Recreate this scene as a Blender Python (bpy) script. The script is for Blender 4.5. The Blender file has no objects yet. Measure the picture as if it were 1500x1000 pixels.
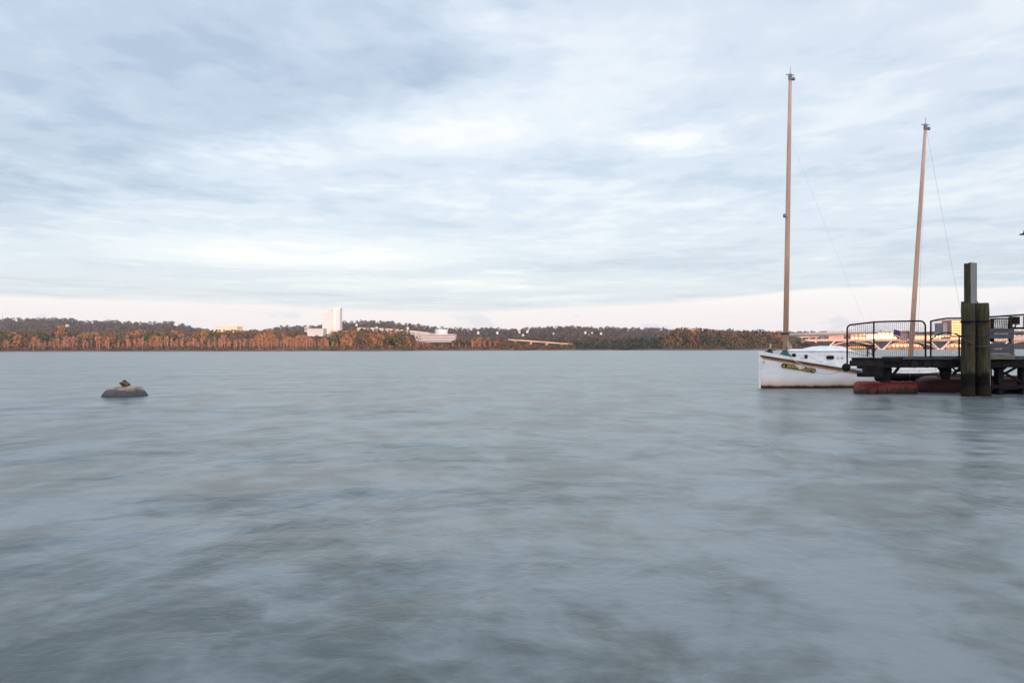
import bpy, bmesh, math, random
import numpy as np
from mathutils import Vector, Matrix
R = math.radians
rng = random.Random(7)
scene = bpy.context.scene
col = scene.collection

# ------------------------------------------------------------------ camera
CAM_H, F, ROLL = 2.0, 1000.0, 0.0019
cd = bpy.data.cameras.new('camera'); cam = bpy.data.objects.new('camera', cd); col.objects.link(cam)
cd.sensor_width = 36.0; cd.lens = 24.0; cd.shift_y = 11.0/1500.0
cd.clip_start = 0.1; cd.clip_end = 20000
cam.matrix_world = Matrix.Translation((0, 0, CAM_H)) @ Matrix.Rotation(ROLL, 4, 'Y') @ Matrix.Rotation(R(90), 4, 'X')
scene.camera = cam

def P(px, py, d):
    """the place at distance d that the photograph shows at pixel (px, py)"""
    s = (px-750.0)/F; t = (511.0-py)/F
    return Vector((d*(s*math.cos(ROLL)+t*math.sin(ROLL)), d, CAM_H+d*(t*math.cos(ROLL)-s*math.sin(ROLL))))

# ------------------------------------------------------------------ view
vs = scene.view_settings
vs.view_transform = 'Standard'; vs.look = 'None'; vs.exposure = 0.0; vs.gamma = 1.0
vs.use_curve_mapping = False

# ------------------------------------------------------------------ sun
SUN_EL, SUN_ROT = R(3.2), R(163)
sun_dir = Vector((math.sin(SUN_ROT)*math.cos(SUN_EL), math.cos(SUN_ROT)*math.cos(SUN_EL), math.sin(SUN_EL)))
sl = bpy.data.lights.new('sun', 'SUN'); sl.energy = 5.0; sl.angle = R(0.5); sl.color = (1.0, 0.66, 0.50)
so = bpy.data.objects.new('sun', sl); col.objects.link(so)
so.rotation_euler = sun_dir.to_track_quat('Z', 'Y').to_euler()

# ------------------------------------------------------------------ world: clear evening sky under a broken cloud deck
world = bpy.data.worlds.new("World"); scene.world = world; world.use_nodes = True
NT = world.node_tree; NT.nodes.clear()
class NG:
    def __init__(s, nt): s.nt = nt
    def new(s, t, **kw):
        n = s.nt.nodes.new(t)
        for k, v in kw.items(): setattr(n, k, v)
        return n
    def put(s, sock, v):
        if hasattr(v, 'is_output'): s.nt.links.new(v, sock)
        else: sock.default_value = v
    def m(s, op, a, b=0.0, c=None, clamp=False):
        n = s.new('ShaderNodeMath', operation=op, use_clamp=clamp)
        s.put(n.inputs[0], a); s.put(n.inputs[1], b)
        if c is not None: s.put(n.inputs[2], c)
        return n.outputs[0]
    def vec(s, x, y, z):
        n = s.new('ShaderNodeCombineXYZ')
        for i, v in enumerate((x, y, z)): s.put(n.inputs[i], v)
        return n.outputs[0]
    def noise(s, vec, scale, detail=4.0, rough=0.5, dist=0.0):
        n = s.new('ShaderNodeTexNoise'); s.put(n.inputs['Vector'], vec)
        n.inputs['Scale'].default_value = scale; n.inputs['Detail'].default_value = detail
        n.inputs['Roughness'].default_value = rough; n.inputs['Distortion'].default_value = dist
        return n.outputs['Fac']
    def smooth(s, x, a, b, lo=0.0, hi=1.0):
        n = s.new('ShaderNodeMapRange', interpolation_type='SMOOTHSTEP')
        s.put(n.inputs[0], x)
        for i, v in zip((1, 2, 3, 4), (a, b, lo, hi)): s.put(n.inputs[i], v)
        return n.outputs[0]
    def mix(s, f, a, b, blend='MIX'):
        n = s.new('ShaderNodeMix', data_type='RGBA', blend_type=blend)
        s.put(n.inputs[0], f)
        for k, v in ((6, a), (7, b)):
            if hasattr(v, 'is_output'): s.nt.links.new(v, n.inputs[k])
            else: n.inputs[k].default_value = (*v, 1.0) if len(v) == 3 else v
        return n.outputs[2]
def build_world():
    g = NG(NT)
    tc = g.new('ShaderNodeTexCoord')
    sp = g.new('ShaderNodeSeparateXYZ'); NT.links.new(tc.outputs['Generated'], sp.inputs[0])
    dx, dy, dz = sp.outputs
    z = g.m('MAXIMUM', dz, 0.012)
    u = g.m('DIVIDE', dx, z); v = g.m('DIVIDE', dy, z)           # where the ray meets the cloud deck
    vec = g.vec(u, v, 0.0)
    n1 = g.noise(g.vec(u, g.m('MULTIPLY', v, 1.25), 3.1), 0.55, 5.0, 0.52, 0.5)
    n2 = g.noise(g.vec(u, g.m('MULTIPLY', v, 0.95), 11.7), 1.9, 5.0, 0.55, 0.25)
    n3 = g.noise(g.vec(u, v, 23.0), 0.22, 2.0, 0.5, 0.2)
    n4 = g.noise(g.vec(u, g.m('MULTIPLY', v, 0.85), 41.0), 4.6, 4.0, 0.55, 0.3)
    warp = g.m('MULTIPLY', g.m('SUBTRACT', n1, 0.5), 1.0)
    warp2 = g.m('MULTIPLY', g.m('SUBTRACT', n2, 0.5), 0.9)
    def blob(u0, v0, ru, rv, rot=0.0, a=0.55, b=1.15, w=1.0):
        du = g.m('SUBTRACT', u, u0); dv = g.m('SUBTRACT', v, v0)
        c, s_ = math.cos(rot), math.sin(rot)
        x = g.m('DIVIDE', g.m('ADD', g.m('MULTIPLY', du, c), g.m('MULTIPLY', dv, s_)), ru)
        y = g.m('DIVIDE', g.m('SUBTRACT', g.m('MULTIPLY', dv, c), g.m('MULTIPLY', du, s_)), rv)
        r = g.m('SQRT', g.m('ADD', g.m('MULTIPLY', x, x), g.m('MULTIPLY', y, y)))
        r = g.m('ADD', r, g.m('ADD', g.m('MULTIPLY', warp, w), g.m('MULTIPLY', warp2, w*0.7)))
        return g.smooth(r, a, b, 1.0, 0.0)
    dark1 = blob(-1.72, 2.15, 1.95, 1.50, -0.24, 0.70, 1.03, 0.7)        # the heavy grey bank
    dark2 = blob(-2.75, 3.95, 1.5, 1.0, 0.0, 0.3, 1.2)
    dark3 = blob(3.6, 8.2, 3.6, 2.2, 0.0, 0.5, 1.25)               # low grey shelf
    brt1 = blob(-0.75, 3.35, 1.25, 0.42, -0.25, 0.2, 1.3)
    brt2 = blob(-2.2, 7.2, 2.1, 1.6, 0.0, 0.2, 1.25)
    brt3 = blob(0.15, 2.6, 0.75, 0.8, 0.2, 0.1, 1.4)
    brt4 = blob(1.0, 2.55, 0.35, 0.16, 0.35, 0.2, 1.2)
    brt5 = blob(1.35, 2.15, 0.4, 0.12, 0.5, 0.2, 1.2)
    brt6 = blob(-0.8, 10.5, 4.5, 1.8, 0.0, 0.2, 1.3)
    near = g.smooth(v, 3.0, 9.0, 1.0, 0.36)                        # the far deck is seen edge on and blurs together
    puff = g.m('MULTIPLY', g.m('SUBTRACT', 1.0, g.m('MULTIPLY', dark1, 0.75)), g.m('MULTIPLY', 1.0, g.smooth(g.noise(g.vec(g.m('MULTIPLY', u, 0.8), g.m('MULTIPLY', v, 1.1), 77.0), 1.5, 5.0, 0.6, 0.4), 0.56, 0.78, 0.0, 0.30)))
    base = g.m('ADD', g.m('MULTIPLY', g.m('SUBTRACT', n1, 0.5), 0.95),
               g.m('ADD', g.m('MULTIPLY', g.m('SUBTRACT', n3, 0.5), 0.4), g.m('MULTIPLY', near, g.m('ADD', g.m('MULTIPLY', g.m('SUBTRACT', n2, 0.5), 0.75), g.m('MULTIPLY', g.m('SUBTRACT', n4, 0.5), 0.62)))))
    base = g.m('ADD', base, puff)
    q = g.m('ADD', 0.48, base)
    for b_, k in ((dark2, -0.30), (dark3, -0.10), (brt1, 0.36), (brt2, 0.44), (brt3, 0.26), (brt4, 0.08), (brt5, 0.12), (brt6, 0.24)):
        q = g.m('ADD', q, g.m('MULTIPLY', b_, k))
    bank = g.m('ADD', 0.16, g.m('ADD', g.m('MULTIPLY', g.m('SUBTRACT', n2, 0.5), 0.75), g.m('ADD', g.m('MULTIPLY', g.m('SUBTRACT', n4, 0.5), 0.55), g.m('MULTIPLY', g.m('SUBTRACT', n1, 0.5), 0.35))))
    q = g.m('ADD', g.m('MULTIPLY', q, g.m('SUBTRACT', 1.0, dark1)), g.m('MULTIPLY', bank, dark1))
    ramp = g.new('ShaderNodeValToRGB'); NT.links.new(q, ramp.inputs[0])
    cr = ramp.color_ramp; cr.interpolation = 'EASE'
    stops = [(0.0, (0.43, 0.53, 0.69)), (0.14, (0.515, 0.61, 0.755)), (0.29, (0.585, 0.68, 0.815)), (0.5, (0.69, 0.77, 0.885)), (0.74, (0.81, 0.87, 0.94)), (1.0, (0.96, 0.965, 0.975))]
    cr.elements[0].position = 0.0; cr.elements[0].color = (*stops[0][1], 1)
    cr.elements[1].position = 1.0; cr.elements[1].color = (*stops[-1][1], 1)
    for p_, c_ in stops[1:-1]:
        e = cr.elements.new(p_); e.color = (*c_, 1)
    cloud = ramp.outputs[0]
    # the clear strip under the far edge of the deck
    r = g.m('SQRT', g.m('ADD', g.m('MULTIPLY', u, u), g.m('MULTIPLY', v, v)))
    sa = g.m('DIVIDE', dx, g.m('MAXIMUM', dy, 0.15))
    def hump(c, w_, k):
        q_ = g.m('DIVIDE', g.m('SUBTRACT', sa, c), w_)
        return g.m('MULTIPLY', g.m('EXPONENT', g.m('MULTIPLY', g.m('MULTIPLY', q_, q_), -1.0)), k)
    thr = g.m('ADD', 14.0, g.m('ADD', hump(-0.12, 0.22, 2.5), hump(0.48, 0.22, -2.1)))
    rag = g.noise(g.vec(g.m('MULTIPLY', u, 0.55), g.m('MULTIPLY', v, 0.35), 5.0), 1.0, 5.0, 0.6)
    thr = g.m('ADD', thr, g.m('MULTIPLY', g.m('SUBTRACT', rag, 0.5), 2.6))
    wid = g.smooth(sa, 0.15, 0.5, 3.0, 1.0)
    clear = g.smooth(g.m('DIVIDE', g.m('SUBTRACT', r, thr), wid), 0.0, 1.0)
    band = g.mix(g.smooth(dz, 0.02, 0.10), (0.90, 0.875, 0.94), (0.96, 0.945, 0.985))
    # faint far cumulus inside the strip
    cn = g.noise(g.vec(g.m('MULTIPLY', g.m('DIVIDE', dx, g.m('MAXIMUM', g.m('ABSOLUTE', dy), 0.2)), 9.0), g.m('MULTIPLY', dz, 26.0), 2.0), 1.0, 5.0, 0.55)
    cm = g.m('MULTIPLY', g.smooth(cn, 0.54, 0.62), g.smooth(dz, 0.06, 0.045))
    band = g.mix(g.m('MULTIPLY', cm, 0.75), band, (0.70, 0.77, 0.90))
    colr = g.mix(clear, cloud, band)
    # the whole sunset half of the sky is brighter and a little warmer than the half away from the sun
    hl = g.m('SQRT', g.m('ADD', g.m('MULTIPLY', dx, dx), g.m('ADD', g.m('MULTIPLY', dy, dy), 0.05)))
    sd = g.m('DIVIDE', g.m('ADD', g.m('MULTIPLY', dx, math.sin(SUN_ROT)), g.m('MULTIPLY', dy, math.cos(SUN_ROT))), hl)
    colr = g.mix(g.smooth(sd, -0.45, 0.8), colr, g.mix(1.0, colr, (2.5, 2.3, 2.2), 'MULTIPLY'))
    sky = g.new('ShaderNodeTexSky', sky_type='NISHITA'); sky.sun_disc = False
    sky.sun_elevation = SUN_EL; sky.sun_rotation = SUN_ROT
    b1 = g.new('ShaderNodeBackground'); NT.links.new(sky.outputs[0], b1.inputs[0]); b1.inputs[1].default_value = 0.05
    b2 = g.new('ShaderNodeBackground'); NT.links.new(colr, b2.inputs[0]); b2.inputs[1].default_value = 0.95
    ad = g.new('ShaderNodeAddShader'); NT.links.new(b1.outputs[0], ad.inputs[0]); NT.links.new(b2.outputs[0], ad.inputs[1])
    out = g.new('ShaderNodeOutputWorld'); NT.links.new(ad.outputs[0], out.inputs[0])
build_world()

# ------------------------------------------------------------------ materials
def mat(name, c1, c2=None, scale=4.0, rough=0.6, metallic=0.0, bump=0.0, detail=4.0, stretch=(1, 1, 1), lo=0.35, hi=0.65, spec=0.4):
    m = bpy.data.materials.new(name); m.use_nodes = True
    g = NG(m.node_tree); b = m.node_tree.nodes['Principled BSDF']
    b.inputs['Roughness'].default_value = rough; b.inputs['Metallic'].default_value = metallic; b.inputs['Specular IOR Level'].default_value = spec
    tc = g.new('ShaderNodeTexCoord'); mp = g.new('ShaderNodeMapping')
    m.node_tree.links.new(tc.outputs['Object'], mp.inputs[0]); mp.inputs['Scale'].default_value = stretch
    n = g.noise(mp.outputs[0], scale, detail, 0.55)
    c2 = c2 or tuple(x*0.75 for x in c1)
    f = g.smooth(n, lo, hi)
    m.node_tree.links.new(g.mix(f, c1, c2), b.inputs['Base Color'])
    if bump:
        bp = g.new('ShaderNodeBump'); bp.inputs['Strength'].default_value = bump; bp.inputs['Distance'].default_value = 0.02
        m.node_tree.links.new(n, bp.inputs['Height']); m.node_tree.links.new(bp.outputs[0], b.inputs['Normal'])
    return m
def leaf_mat(name, cols, rough=0.8, trans=0.25):
    """foliage whose colour varies from tree to tree and from clump to clump"""
    m = bpy.data.materials.new(name); m.use_nodes = True
    g = NG(m.node_tree); nt = m.node_tree; b = nt.nodes['Principled BSDF']; b.inputs['Roughness'].default_value = rough
    b.inputs['Specular IOR Level'].default_value = 0.15
    oi = g.new('ShaderNodeObjectInfo'); geo = g.new('ShaderNodeNewGeometry')
    x = g.m('ADD', g.m('MULTIPLY', oi.outputs['Random'], 0.7), g.m('MULTIPLY', geo.outputs['Random Per Island'], 0.3))
    ramp = g.new('ShaderNodeValToRGB'); nt.links.new(x, ramp.inputs[0]); cr = ramp.color_ramp
    for i, c in enumerate(cols):
        p = i/(len(cols)-1)
        e = cr.elements[0] if i == 0 else cr.elements[1] if i == len(cols)-1 else cr.elements.new(p)
        e.position = p; e.color = (*c, 1)
    nt.links.new(ramp.outputs[0], b.inputs['Base Color'])
    return m

M = {}
M['hull_dark'] = mat('black_steel', (0.007, 0.007, 0.008), (0.016, 0.014, 0.013), 6, 0.85, spec=0.12)
M['rail'] = mat('dark_rail_paint', (0.009, 0.008, 0.010), (0.022, 0.017, 0.016), 14, 0.7, spec=0.2)
M['net'] = mat('dark_netting', (0.03, 0.027, 0.03), (0.05, 0.045, 0.045), 20, 0.8)
M['deckgrey'] = mat('weathered_deck_grey', (0.075, 0.085, 0.095), (0.035, 0.038, 0.042), 3, 0.85, bump=0.2, stretch=(1, 6, 6))
M['board'] = mat('grey_painted_board', (0.078, 0.082, 0.098), (0.045, 0.047, 0.056), 2.5, 0.7, bump=0.25, stretch=(1, 8, 8))
M['pale_board'] = mat('bare_grey_board', (0.17, 0.155, 0.135), (0.09, 0.083, 0.075), 2.5, 0.8, bump=0.25, stretch=(1, 8, 8))
M['white'] = mat('white_boat_paint', (0.80, 0.80, 0.80), (0.68, 0.69, 0.70), 1.6, 0.45)
M['glassdark'] = mat('dark_port_glass', (0.012, 0.012, 0.016), (0.02, 0.02, 0.022), 5, 0.15)
M['brown'] = mat('dark_brown_rail', (0.055, 0.022, 0.014), (0.10, 0.042, 0.02), 3, 0.5, stretch=(1, 1, 1))
M['varnish'] = mat('orange_varnish', (0.46, 0.21, 0.085), (0.34, 0.13, 0.055), 2.2, 0.4)
M['spar'] = mat('varnished_spruce', (0.60, 0.36, 0.265), (0.50, 0.29, 0.205), 1.2, 0.5, stretch=(6, 6, 0.5))
M['boom'] = mat('bleached_boom', (0.66, 0.50, 0.42), (0.56, 0.41, 0.33), 1.5, 0.5, stretch=(0.6, 4, 4))
M['rope'] = mat('pale_rope', (0.55, 0.45, 0.36), (0.42, 0.33, 0.26), 30, 0.85)
M['wire'] = mat('rigging_wire', (0.16, 0.16, 0.18), (0.25, 0.25, 0.27), 10, 0.5, 0.6)
M['fitting'] = mat('dull_mast_fitting', (0.26, 0.25, 0.26), (0.18, 0.17, 0.18), 10, 0.6, 0.3)
M['pin'] = mat('rusted_pin', (0.20, 0.14, 0.10), (0.12, 0.08, 0.06), 12, 0.8)
M['teal'] = mat('teal_canvas', (0.02, 0.13, 0.12), (0.015, 0.08, 0.08), 5, 0.8)
M['green'] = mat('green_paint', (0.02, 0.075, 0.06), (0.015, 0.05, 0.04), 5, 0.5)
M['gold'] = mat('gold_leaf', (0.62, 0.47, 0.16), (0.5, 0.36, 0.10), 20, 0.45, 0.2)
M['signblack'] = mat('name_board_black', (0.018, 0.018, 0.014), (0.035, 0.032, 0.02), 8, 0.5)
M['steel'] = mat('galvanised_steel', (0.42, 0.42, 0.43), (0.30, 0.30, 0.31), 8, 0.45, 0.5)
M['iron'] = mat('dark_iron', (0.035, 0.03, 0.03), (0.07, 0.05, 0.04), 10, 0.6, 0.3)
M['canvas'] = mat('tan_canvas', (0.55, 0.44, 0.30), (0.45, 0.34, 0.22), 4, 0.85)
M['concrete'] = mat('pale_concrete', (0.62, 0.57, 0.54), (0.52, 0.47, 0.44), 0.05, 0.8)
M['pinkwall'] = mat('pale_rendered_wall', (0.46, 0.42, 0.41), (0.39, 0.355, 0.345), 0.04, 0.8)
M['whitewall'] = mat('white_tower_cladding', (0.57, 0.55, 0.53), (0.51, 0.49, 0.48), 0.03, 0.7)
M['window'] = mat('blue_grey_glazing', (0.20, 0.18, 0.19), (0.15, 0.14, 0.15), 0.1, 0.5, 0.0)
M['darkwin'] = mat('dark_glazing', (0.10, 0.09, 0.10), (0.16, 0.14, 0.14), 0.2, 0.3)
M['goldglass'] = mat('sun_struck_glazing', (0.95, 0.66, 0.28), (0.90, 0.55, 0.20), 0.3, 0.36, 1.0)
M['paleglass'] = mat('pale_glazing', (0.50, 0.51, 0.53), (0.44, 0.45, 0.48), 0.2, 0.5, 0.2)
M['baypane'] = mat('pale_bay_glass', (0.80, 0.74, 0.60), (0.76, 0.70, 0.56), 0.2, 0.6, 0.2)
M['roofgrey'] = mat('grey_roof', (0.18, 0.16, 0.16), (0.12, 0.11, 0.11), 0.2, 0.8)
M['brick'] = mat('town_brick', (0.28, 0.12, 0.085), (0.22, 0.09, 0.065), 0.6, 0.85)
M['orange'] = mat('ochre_wall', (0.60, 0.22, 0.09), (0.46, 0.15, 0.06), 0.1, 0.75)
M['greywall'] = mat('grey_office_wall', (0.20, 0.20, 0.23), (0.15, 0.15, 0.18), 0.1, 0.7)
M['bridge'] = mat('bridge_concrete', (0.52, 0.32, 0.24), (0.40, 0.23, 0.17), 0.06, 0.8)
M['bark'] = mat('grey_bark', (0.10, 0.075, 0.06), (0.06, 0.045, 0.04), 2, 0.9)
M['palebark'] = mat('pale_bare_bark', (0.36, 0.22, 0.175), (0.26, 0.155, 0.12), 0.3, 0.9)
M['flagred'] = mat('flag_red_cloth', (0.45, 0.06, 0.06), None, 5, 0.85)
M['flagwhite'] = mat('flag_white_cloth', (0.75, 0.72, 0.70), None, 5, 0.85)
M['flagblue'] = mat('flag_blue_cloth', (0.05, 0.06, 0.18), None, 5, 0.85)
M['leaf_rust'] = leaf_mat('rust_leaves', [(0.1725, 0.0765, 0.0330), (0.2587, 0.1148, 0.0450), (0.2070, 0.1148, 0.0420), (0.2932, 0.1453, 0.0600)])
M['leaf_olive'] = leaf_mat('olive_leaves', [(0.0810, 0.0743, 0.0297), (0.1148, 0.0918, 0.0351), (0.1350, 0.1013, 0.0405), (0.0945, 0.0675, 0.0351)])
M['leaf_dark'] = leaf_mat('dark_green_leaves', [(0.0275, 0.0450, 0.0275), (0.0425, 0.0600, 0.0350), (0.0562, 0.0688, 0.0350), (0.0375, 0.0500, 0.0375)])
M['leaf_pink'] = leaf_mat('dry_pinkish_twigs', [(0.2712, 0.1276, 0.0899), (0.3350, 0.1668, 0.1087), (0.2552, 0.1377, 0.0798), (0.3669, 0.1812, 0.1305)])
M['leaf_brown'] = leaf_mat('brown_leaves', [(0.1050, 0.0630, 0.0350), (0.1540, 0.0910, 0.0462), (0.1330, 0.0952, 0.0448), (0.1190, 0.0728, 0.0476)])
M['mud'] = mat('muddy_bank', (0.13, 0.075, 0.055), (0.07, 0.045, 0.035), 0.08, 0.9)
M['soil'] = mat('hill_ground', (0.055, 0.036, 0.027), (0.035, 0.026, 0.022), 0.02, 0.95, spec=0.0)

def attr_leaf():
    m = bpy.data.materials.new('hillside_leaves'); m.use_nodes = True; nt = m.node_tree
    b = nt.nodes['Principled BSDF']; b.inputs['Roughness'].default_value = 0.9; b.inputs['Specular IOR Level'].default_value = 0.1
    a = nt.nodes.new('ShaderNodeAttribute'); a.attribute_name = 'tint'; a.attribute_type = 'GEOMETRY'
    nt.links.new(a.outputs['Color'], b.inputs['Base Color'])
    return m
M['hillleaf'] = attr_leaf()

def hull_mat():
    """white topsides, rust-coloured bloom along the boot top, dark antifouling below"""
    m = bpy.data.materials.new('boat_hull_paint'); m.use_nodes = True; nt = m.node_tree; g = NG(nt)
    b = nt.nodes['Principled BSDF']; b.inputs['Roughness'].default_value = 0.4
    tc = g.new('ShaderNodeTexCoord'); sp = g.new('ShaderNodeSeparateXYZ'); nt.links.new(tc.outputs['Object'], sp.inputs[0])
    x, y, z = sp.outputs
    n = g.noise(g.vec(x, y, g.m('MULTIPLY', z, 0.25)), 1.7, 5, 0.6)
    n2 = g.noise(g.vec(x, y, g.m('MULTIPLY', z, 3.0)), 0.9, 4, 0.6)
    zz = g.m('SUBTRACT', z, g.m('MULTIPLY', g.m('SUBTRACT', n, 0.5), 0.22))
    c = g.mix(g.smooth(n2, 0.35, 0.7), (0.80, 0.79, 0.80), (0.70, 0.69, 0.71))
    stain = g.m('MULTIPLY', g.smooth(zz, 0.56, 0.10), 1.0)
    c = g.mix(g.m('MULTIPLY', stain, 0.8), c, (0.58, 0.38, 0.20))
    c = g.mix(g.smooth(zz, 0.20, 0.11), c, (0.17, 0.075, 0.035))
    c = g.mix(g.smooth(zz, 0.12, 0.07), c, (0.018, 0.014, 0.012))
    nt.links.new(c, b.inputs['Base Color'])
    return m
M['hull'] = hull_mat()

def pile_mat():
    m = bpy.data.materials.new('weathered_pile_wood'); m.use_nodes = True; nt = m.node_tree; g = NG(nt)
    b = nt.nodes['Principled BSDF']; b.inputs['Roughness'].default_value = 0.9; b.inputs['Specular IOR Level'].default_value = 0.12
    tc = g.new('ShaderNodeTexCoord'); sp = g.new('ShaderNodeSeparateXYZ'); nt.links.new(tc.outputs['Object'], sp.inputs[0])
    x, y, z = sp.outputs
    n = g.noise(g.vec(g.m('MULTIPLY', x, 9), g.m('MULTIPLY', y, 9), g.m('MULTIPLY', z, 0.55)), 2.2, 6, 0.6)
    n2 = g.noise(tc.outputs['Object'], 1.6, 4, 0.6)
    c = g.mix(g.smooth(n, 0.36, 0.66), (0.080, 0.066, 0.041), (0.026, 0.022, 0.015))
    c = g.mix(g.m('MULTIPLY', g.smooth(n2, 0.45, 0.7), 0.5), c, (0.055, 0.056, 0.032))
    zz = g.m('ADD', z, g.m('MULTIPLY', g.m('SUBTRACT', n2, 0.5), 1.1))
    c = g.mix(g.smooth(zz, 1.12, 0.7), c, (0.008, 0.0075, 0.006))      # tide-wet band
    c = g.mix(g.smooth(zz, 0.42, 0.25), c, (0.022, 0.016, 0.011))
    nt.links.new(c, b.inputs['Base Color'])
    bp = g.new('ShaderNodeBump'); bp.inputs['Strength'].default_value = 0.6; bp.inputs['Distance'].default_value = 0.03
    nt.links.new(n, bp.inputs['Height']); nt.links.new(bp.outputs[0], b.inputs['Normal'])
    return m
M['pile'] = pile_mat()
M['timber_dark'] = mat('old_dark_timber', (0.055, 0.045, 0.028), (0.025, 0.021, 0.015), 2.5, 0.9, bump=0.4, stretch=(9, 9, 0.6))
M['timber_pale'] = mat('pale_grey_timber', (0.25, 0.25, 0.25), (0.16, 0.155, 0.15), 2.5, 0.85, bump=0.4, stretch=(9, 9, 0.5))

def float_mat(name, red, red2, weed=0.32, amount=0.25):
    m = bpy.data.materials.new(name); m.use_nodes = True; nt = m.node_tree; g = NG(nt)
    b = nt.nodes['Principled BSDF']; b.inputs['Roughness'].default_value = 0.6
    tc = g.new('ShaderNodeTexCoord'); sp = g.new('ShaderNodeSeparateXYZ'); nt.links.new(tc.outputs['Object'], sp.inputs[0])
    x, y, z = sp.outputs
    n = g.noise(tc.outputs['Object'], 2.6, 5, 0.62); n2 = g.noise(tc.outputs['Object'], 7.0, 4, 0.6)
    c = g.mix(g.smooth(n2, 0.35, 0.68), red, red2)
    zz = g.m('ADD', z, g.m('MULTIPLY', g.m('SUBTRACT', n, 0.5), amount*3.4))
    c = g.mix(g.smooth(zz, weed, weed-0.1), c, (0.022, 0.018, 0.013))
    nt.links.new(c, b.inputs['Base Color'])
    return m
M['red'] = float_mat('faded_red_float', (0.27, 0.018, 0.012), (0.11, 0.024, 0.018), 0.25, 0.34)
M['darkred'] = float_mat('dark_red_hull', (0.085, 0.009, 0.009), (0.045, 0.012, 0.011), 0.14, 0.07)

def buoy_mat():
    m = bpy.data.materials.new('weathered_buoy'); m.use_nodes = True; nt = m.node_tree; g = NG(nt)
    b = nt.nodes['Principled BSDF']; b.inputs['Roughness'].default_value = 0.75
    tc = g.new('ShaderNodeTexCoord'); sp = g.new('ShaderNodeSeparateXYZ'); nt.links.new(tc.outputs['Object'], sp.inputs[0])
    n = g.noise(tc.outputs['Object'], 2.4, 5, 0.6)
    n2 = g.noise(tc.outputs['Object'], 9.0, 5, 0.65)
    zz = g.m('ADD', sp.outputs[2], g.m('ADD', g.m('MULTIPLY', g.m('SUBTRACT', n, 0.5), 0.5), g.m('MULTIPLY', g.m('SUBTRACT', n2, 0.5), 0.25)))
    c = g.mix(g.smooth(n, 0.35, 0.65), (0.075, 0.07, 0.075), (0.045, 0.042, 0.046))
    c = g.mix(g.smooth(zz, 0.27, 0.40), c, g.mix(g.smooth(n2, 0.35, 0.65), (0.44, 0.31, 0.22), (0.27, 0.195, 0.15)))
    c = g.mix(g.smooth(zz, 0.07, 0.0), c, (0.04, 0.038, 0.036))
    nt.links.new(c, b.inputs['Base Color'])
    return m
M['buoy'] = buoy_mat()

def water_mat():
    m = bpy.data.materials.new('river_water'); m.use_nodes = True; nt = m.node_tree; g = NG(nt)
    b = nt.nodes['Principled BSDF']
    b.inputs['IOR'].default_value = 1.36; b.inputs['Specular IOR Level'].default_value = 0.75
    tc = g.new('ShaderNodeTexCoord'); sp = g.new('ShaderNodeSeparateXYZ'); nt.links.new(tc.outputs['Object'], sp.inputs[0])
    x, y, z = sp.outputs
    big = g.noise(g.vec(g.m('MULTIPLY', x, 0.8), g.m('MULTIPLY', y, 0.75), 0.0), 0.36, 4, 0.5, 0.4)
    mid = g.noise(g.vec(x, g.m('MULTIPLY', y, 0.7), 4.0), 1.2, 3, 0.5, 0.4)
    fine = g.noise(g.vec(g.m('MULTIPLY', x, 0.7), y, 9.0), 6.5, 3, 0.55, 0.5)
    far = g.noise(g.vec(g.m('MULTIPLY', x, 0.5), y, 14.0), 0.07, 4, 0.55, 0.3)
    h = g.m('ADD', g.m('ADD', g.m('MULTIPLY', big, 0.25), g.m('MULTIPLY', mid, 0.058)), g.m('ADD', g.m('MULTIPLY', fine, 0.013), g.m('MULTIPLY', far, 1.3)))
    bp = g.new('ShaderNodeBump'); bp.inputs['Strength'].default_value = 1.0; bp.inputs['Distance'].default_value = 0.75
    nt.links.new(h, bp.inputs['Height']); nt.links.new(bp.outputs[0], b.inputs['Normal'])
    # churned, aerated water drifting in pale wisps through the murky green
    silt = g.noise(g.vec(g.m('MULTIPLY', x, 0.75), g.m('MULTIPLY', y, 0.5), 30.0), 0.85, 6, 0.6, 0.6)
    wisp = g.noise(g.vec(g.m('MULTIPLY', x, 0.6), g.m('MULTIPLY', y, 0.8), 37.0), 2.6, 5, 0.6, 0.6)
    f_ = g.smooth(g.m('ADD', g.m('MULTIPLY', silt, 0.62), g.m('MULTIPLY', wisp, 0.38)), 0.38, 0.61)
    nt.links.new(g.mix(f_, (0.064, 0.083, 0.079), (0.160, 0.196, 0.208)), b.inputs['Base Color'])
    b.inputs['Roughness'].default_value = 0.28
    return m
M['water'] = water_mat()

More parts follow.
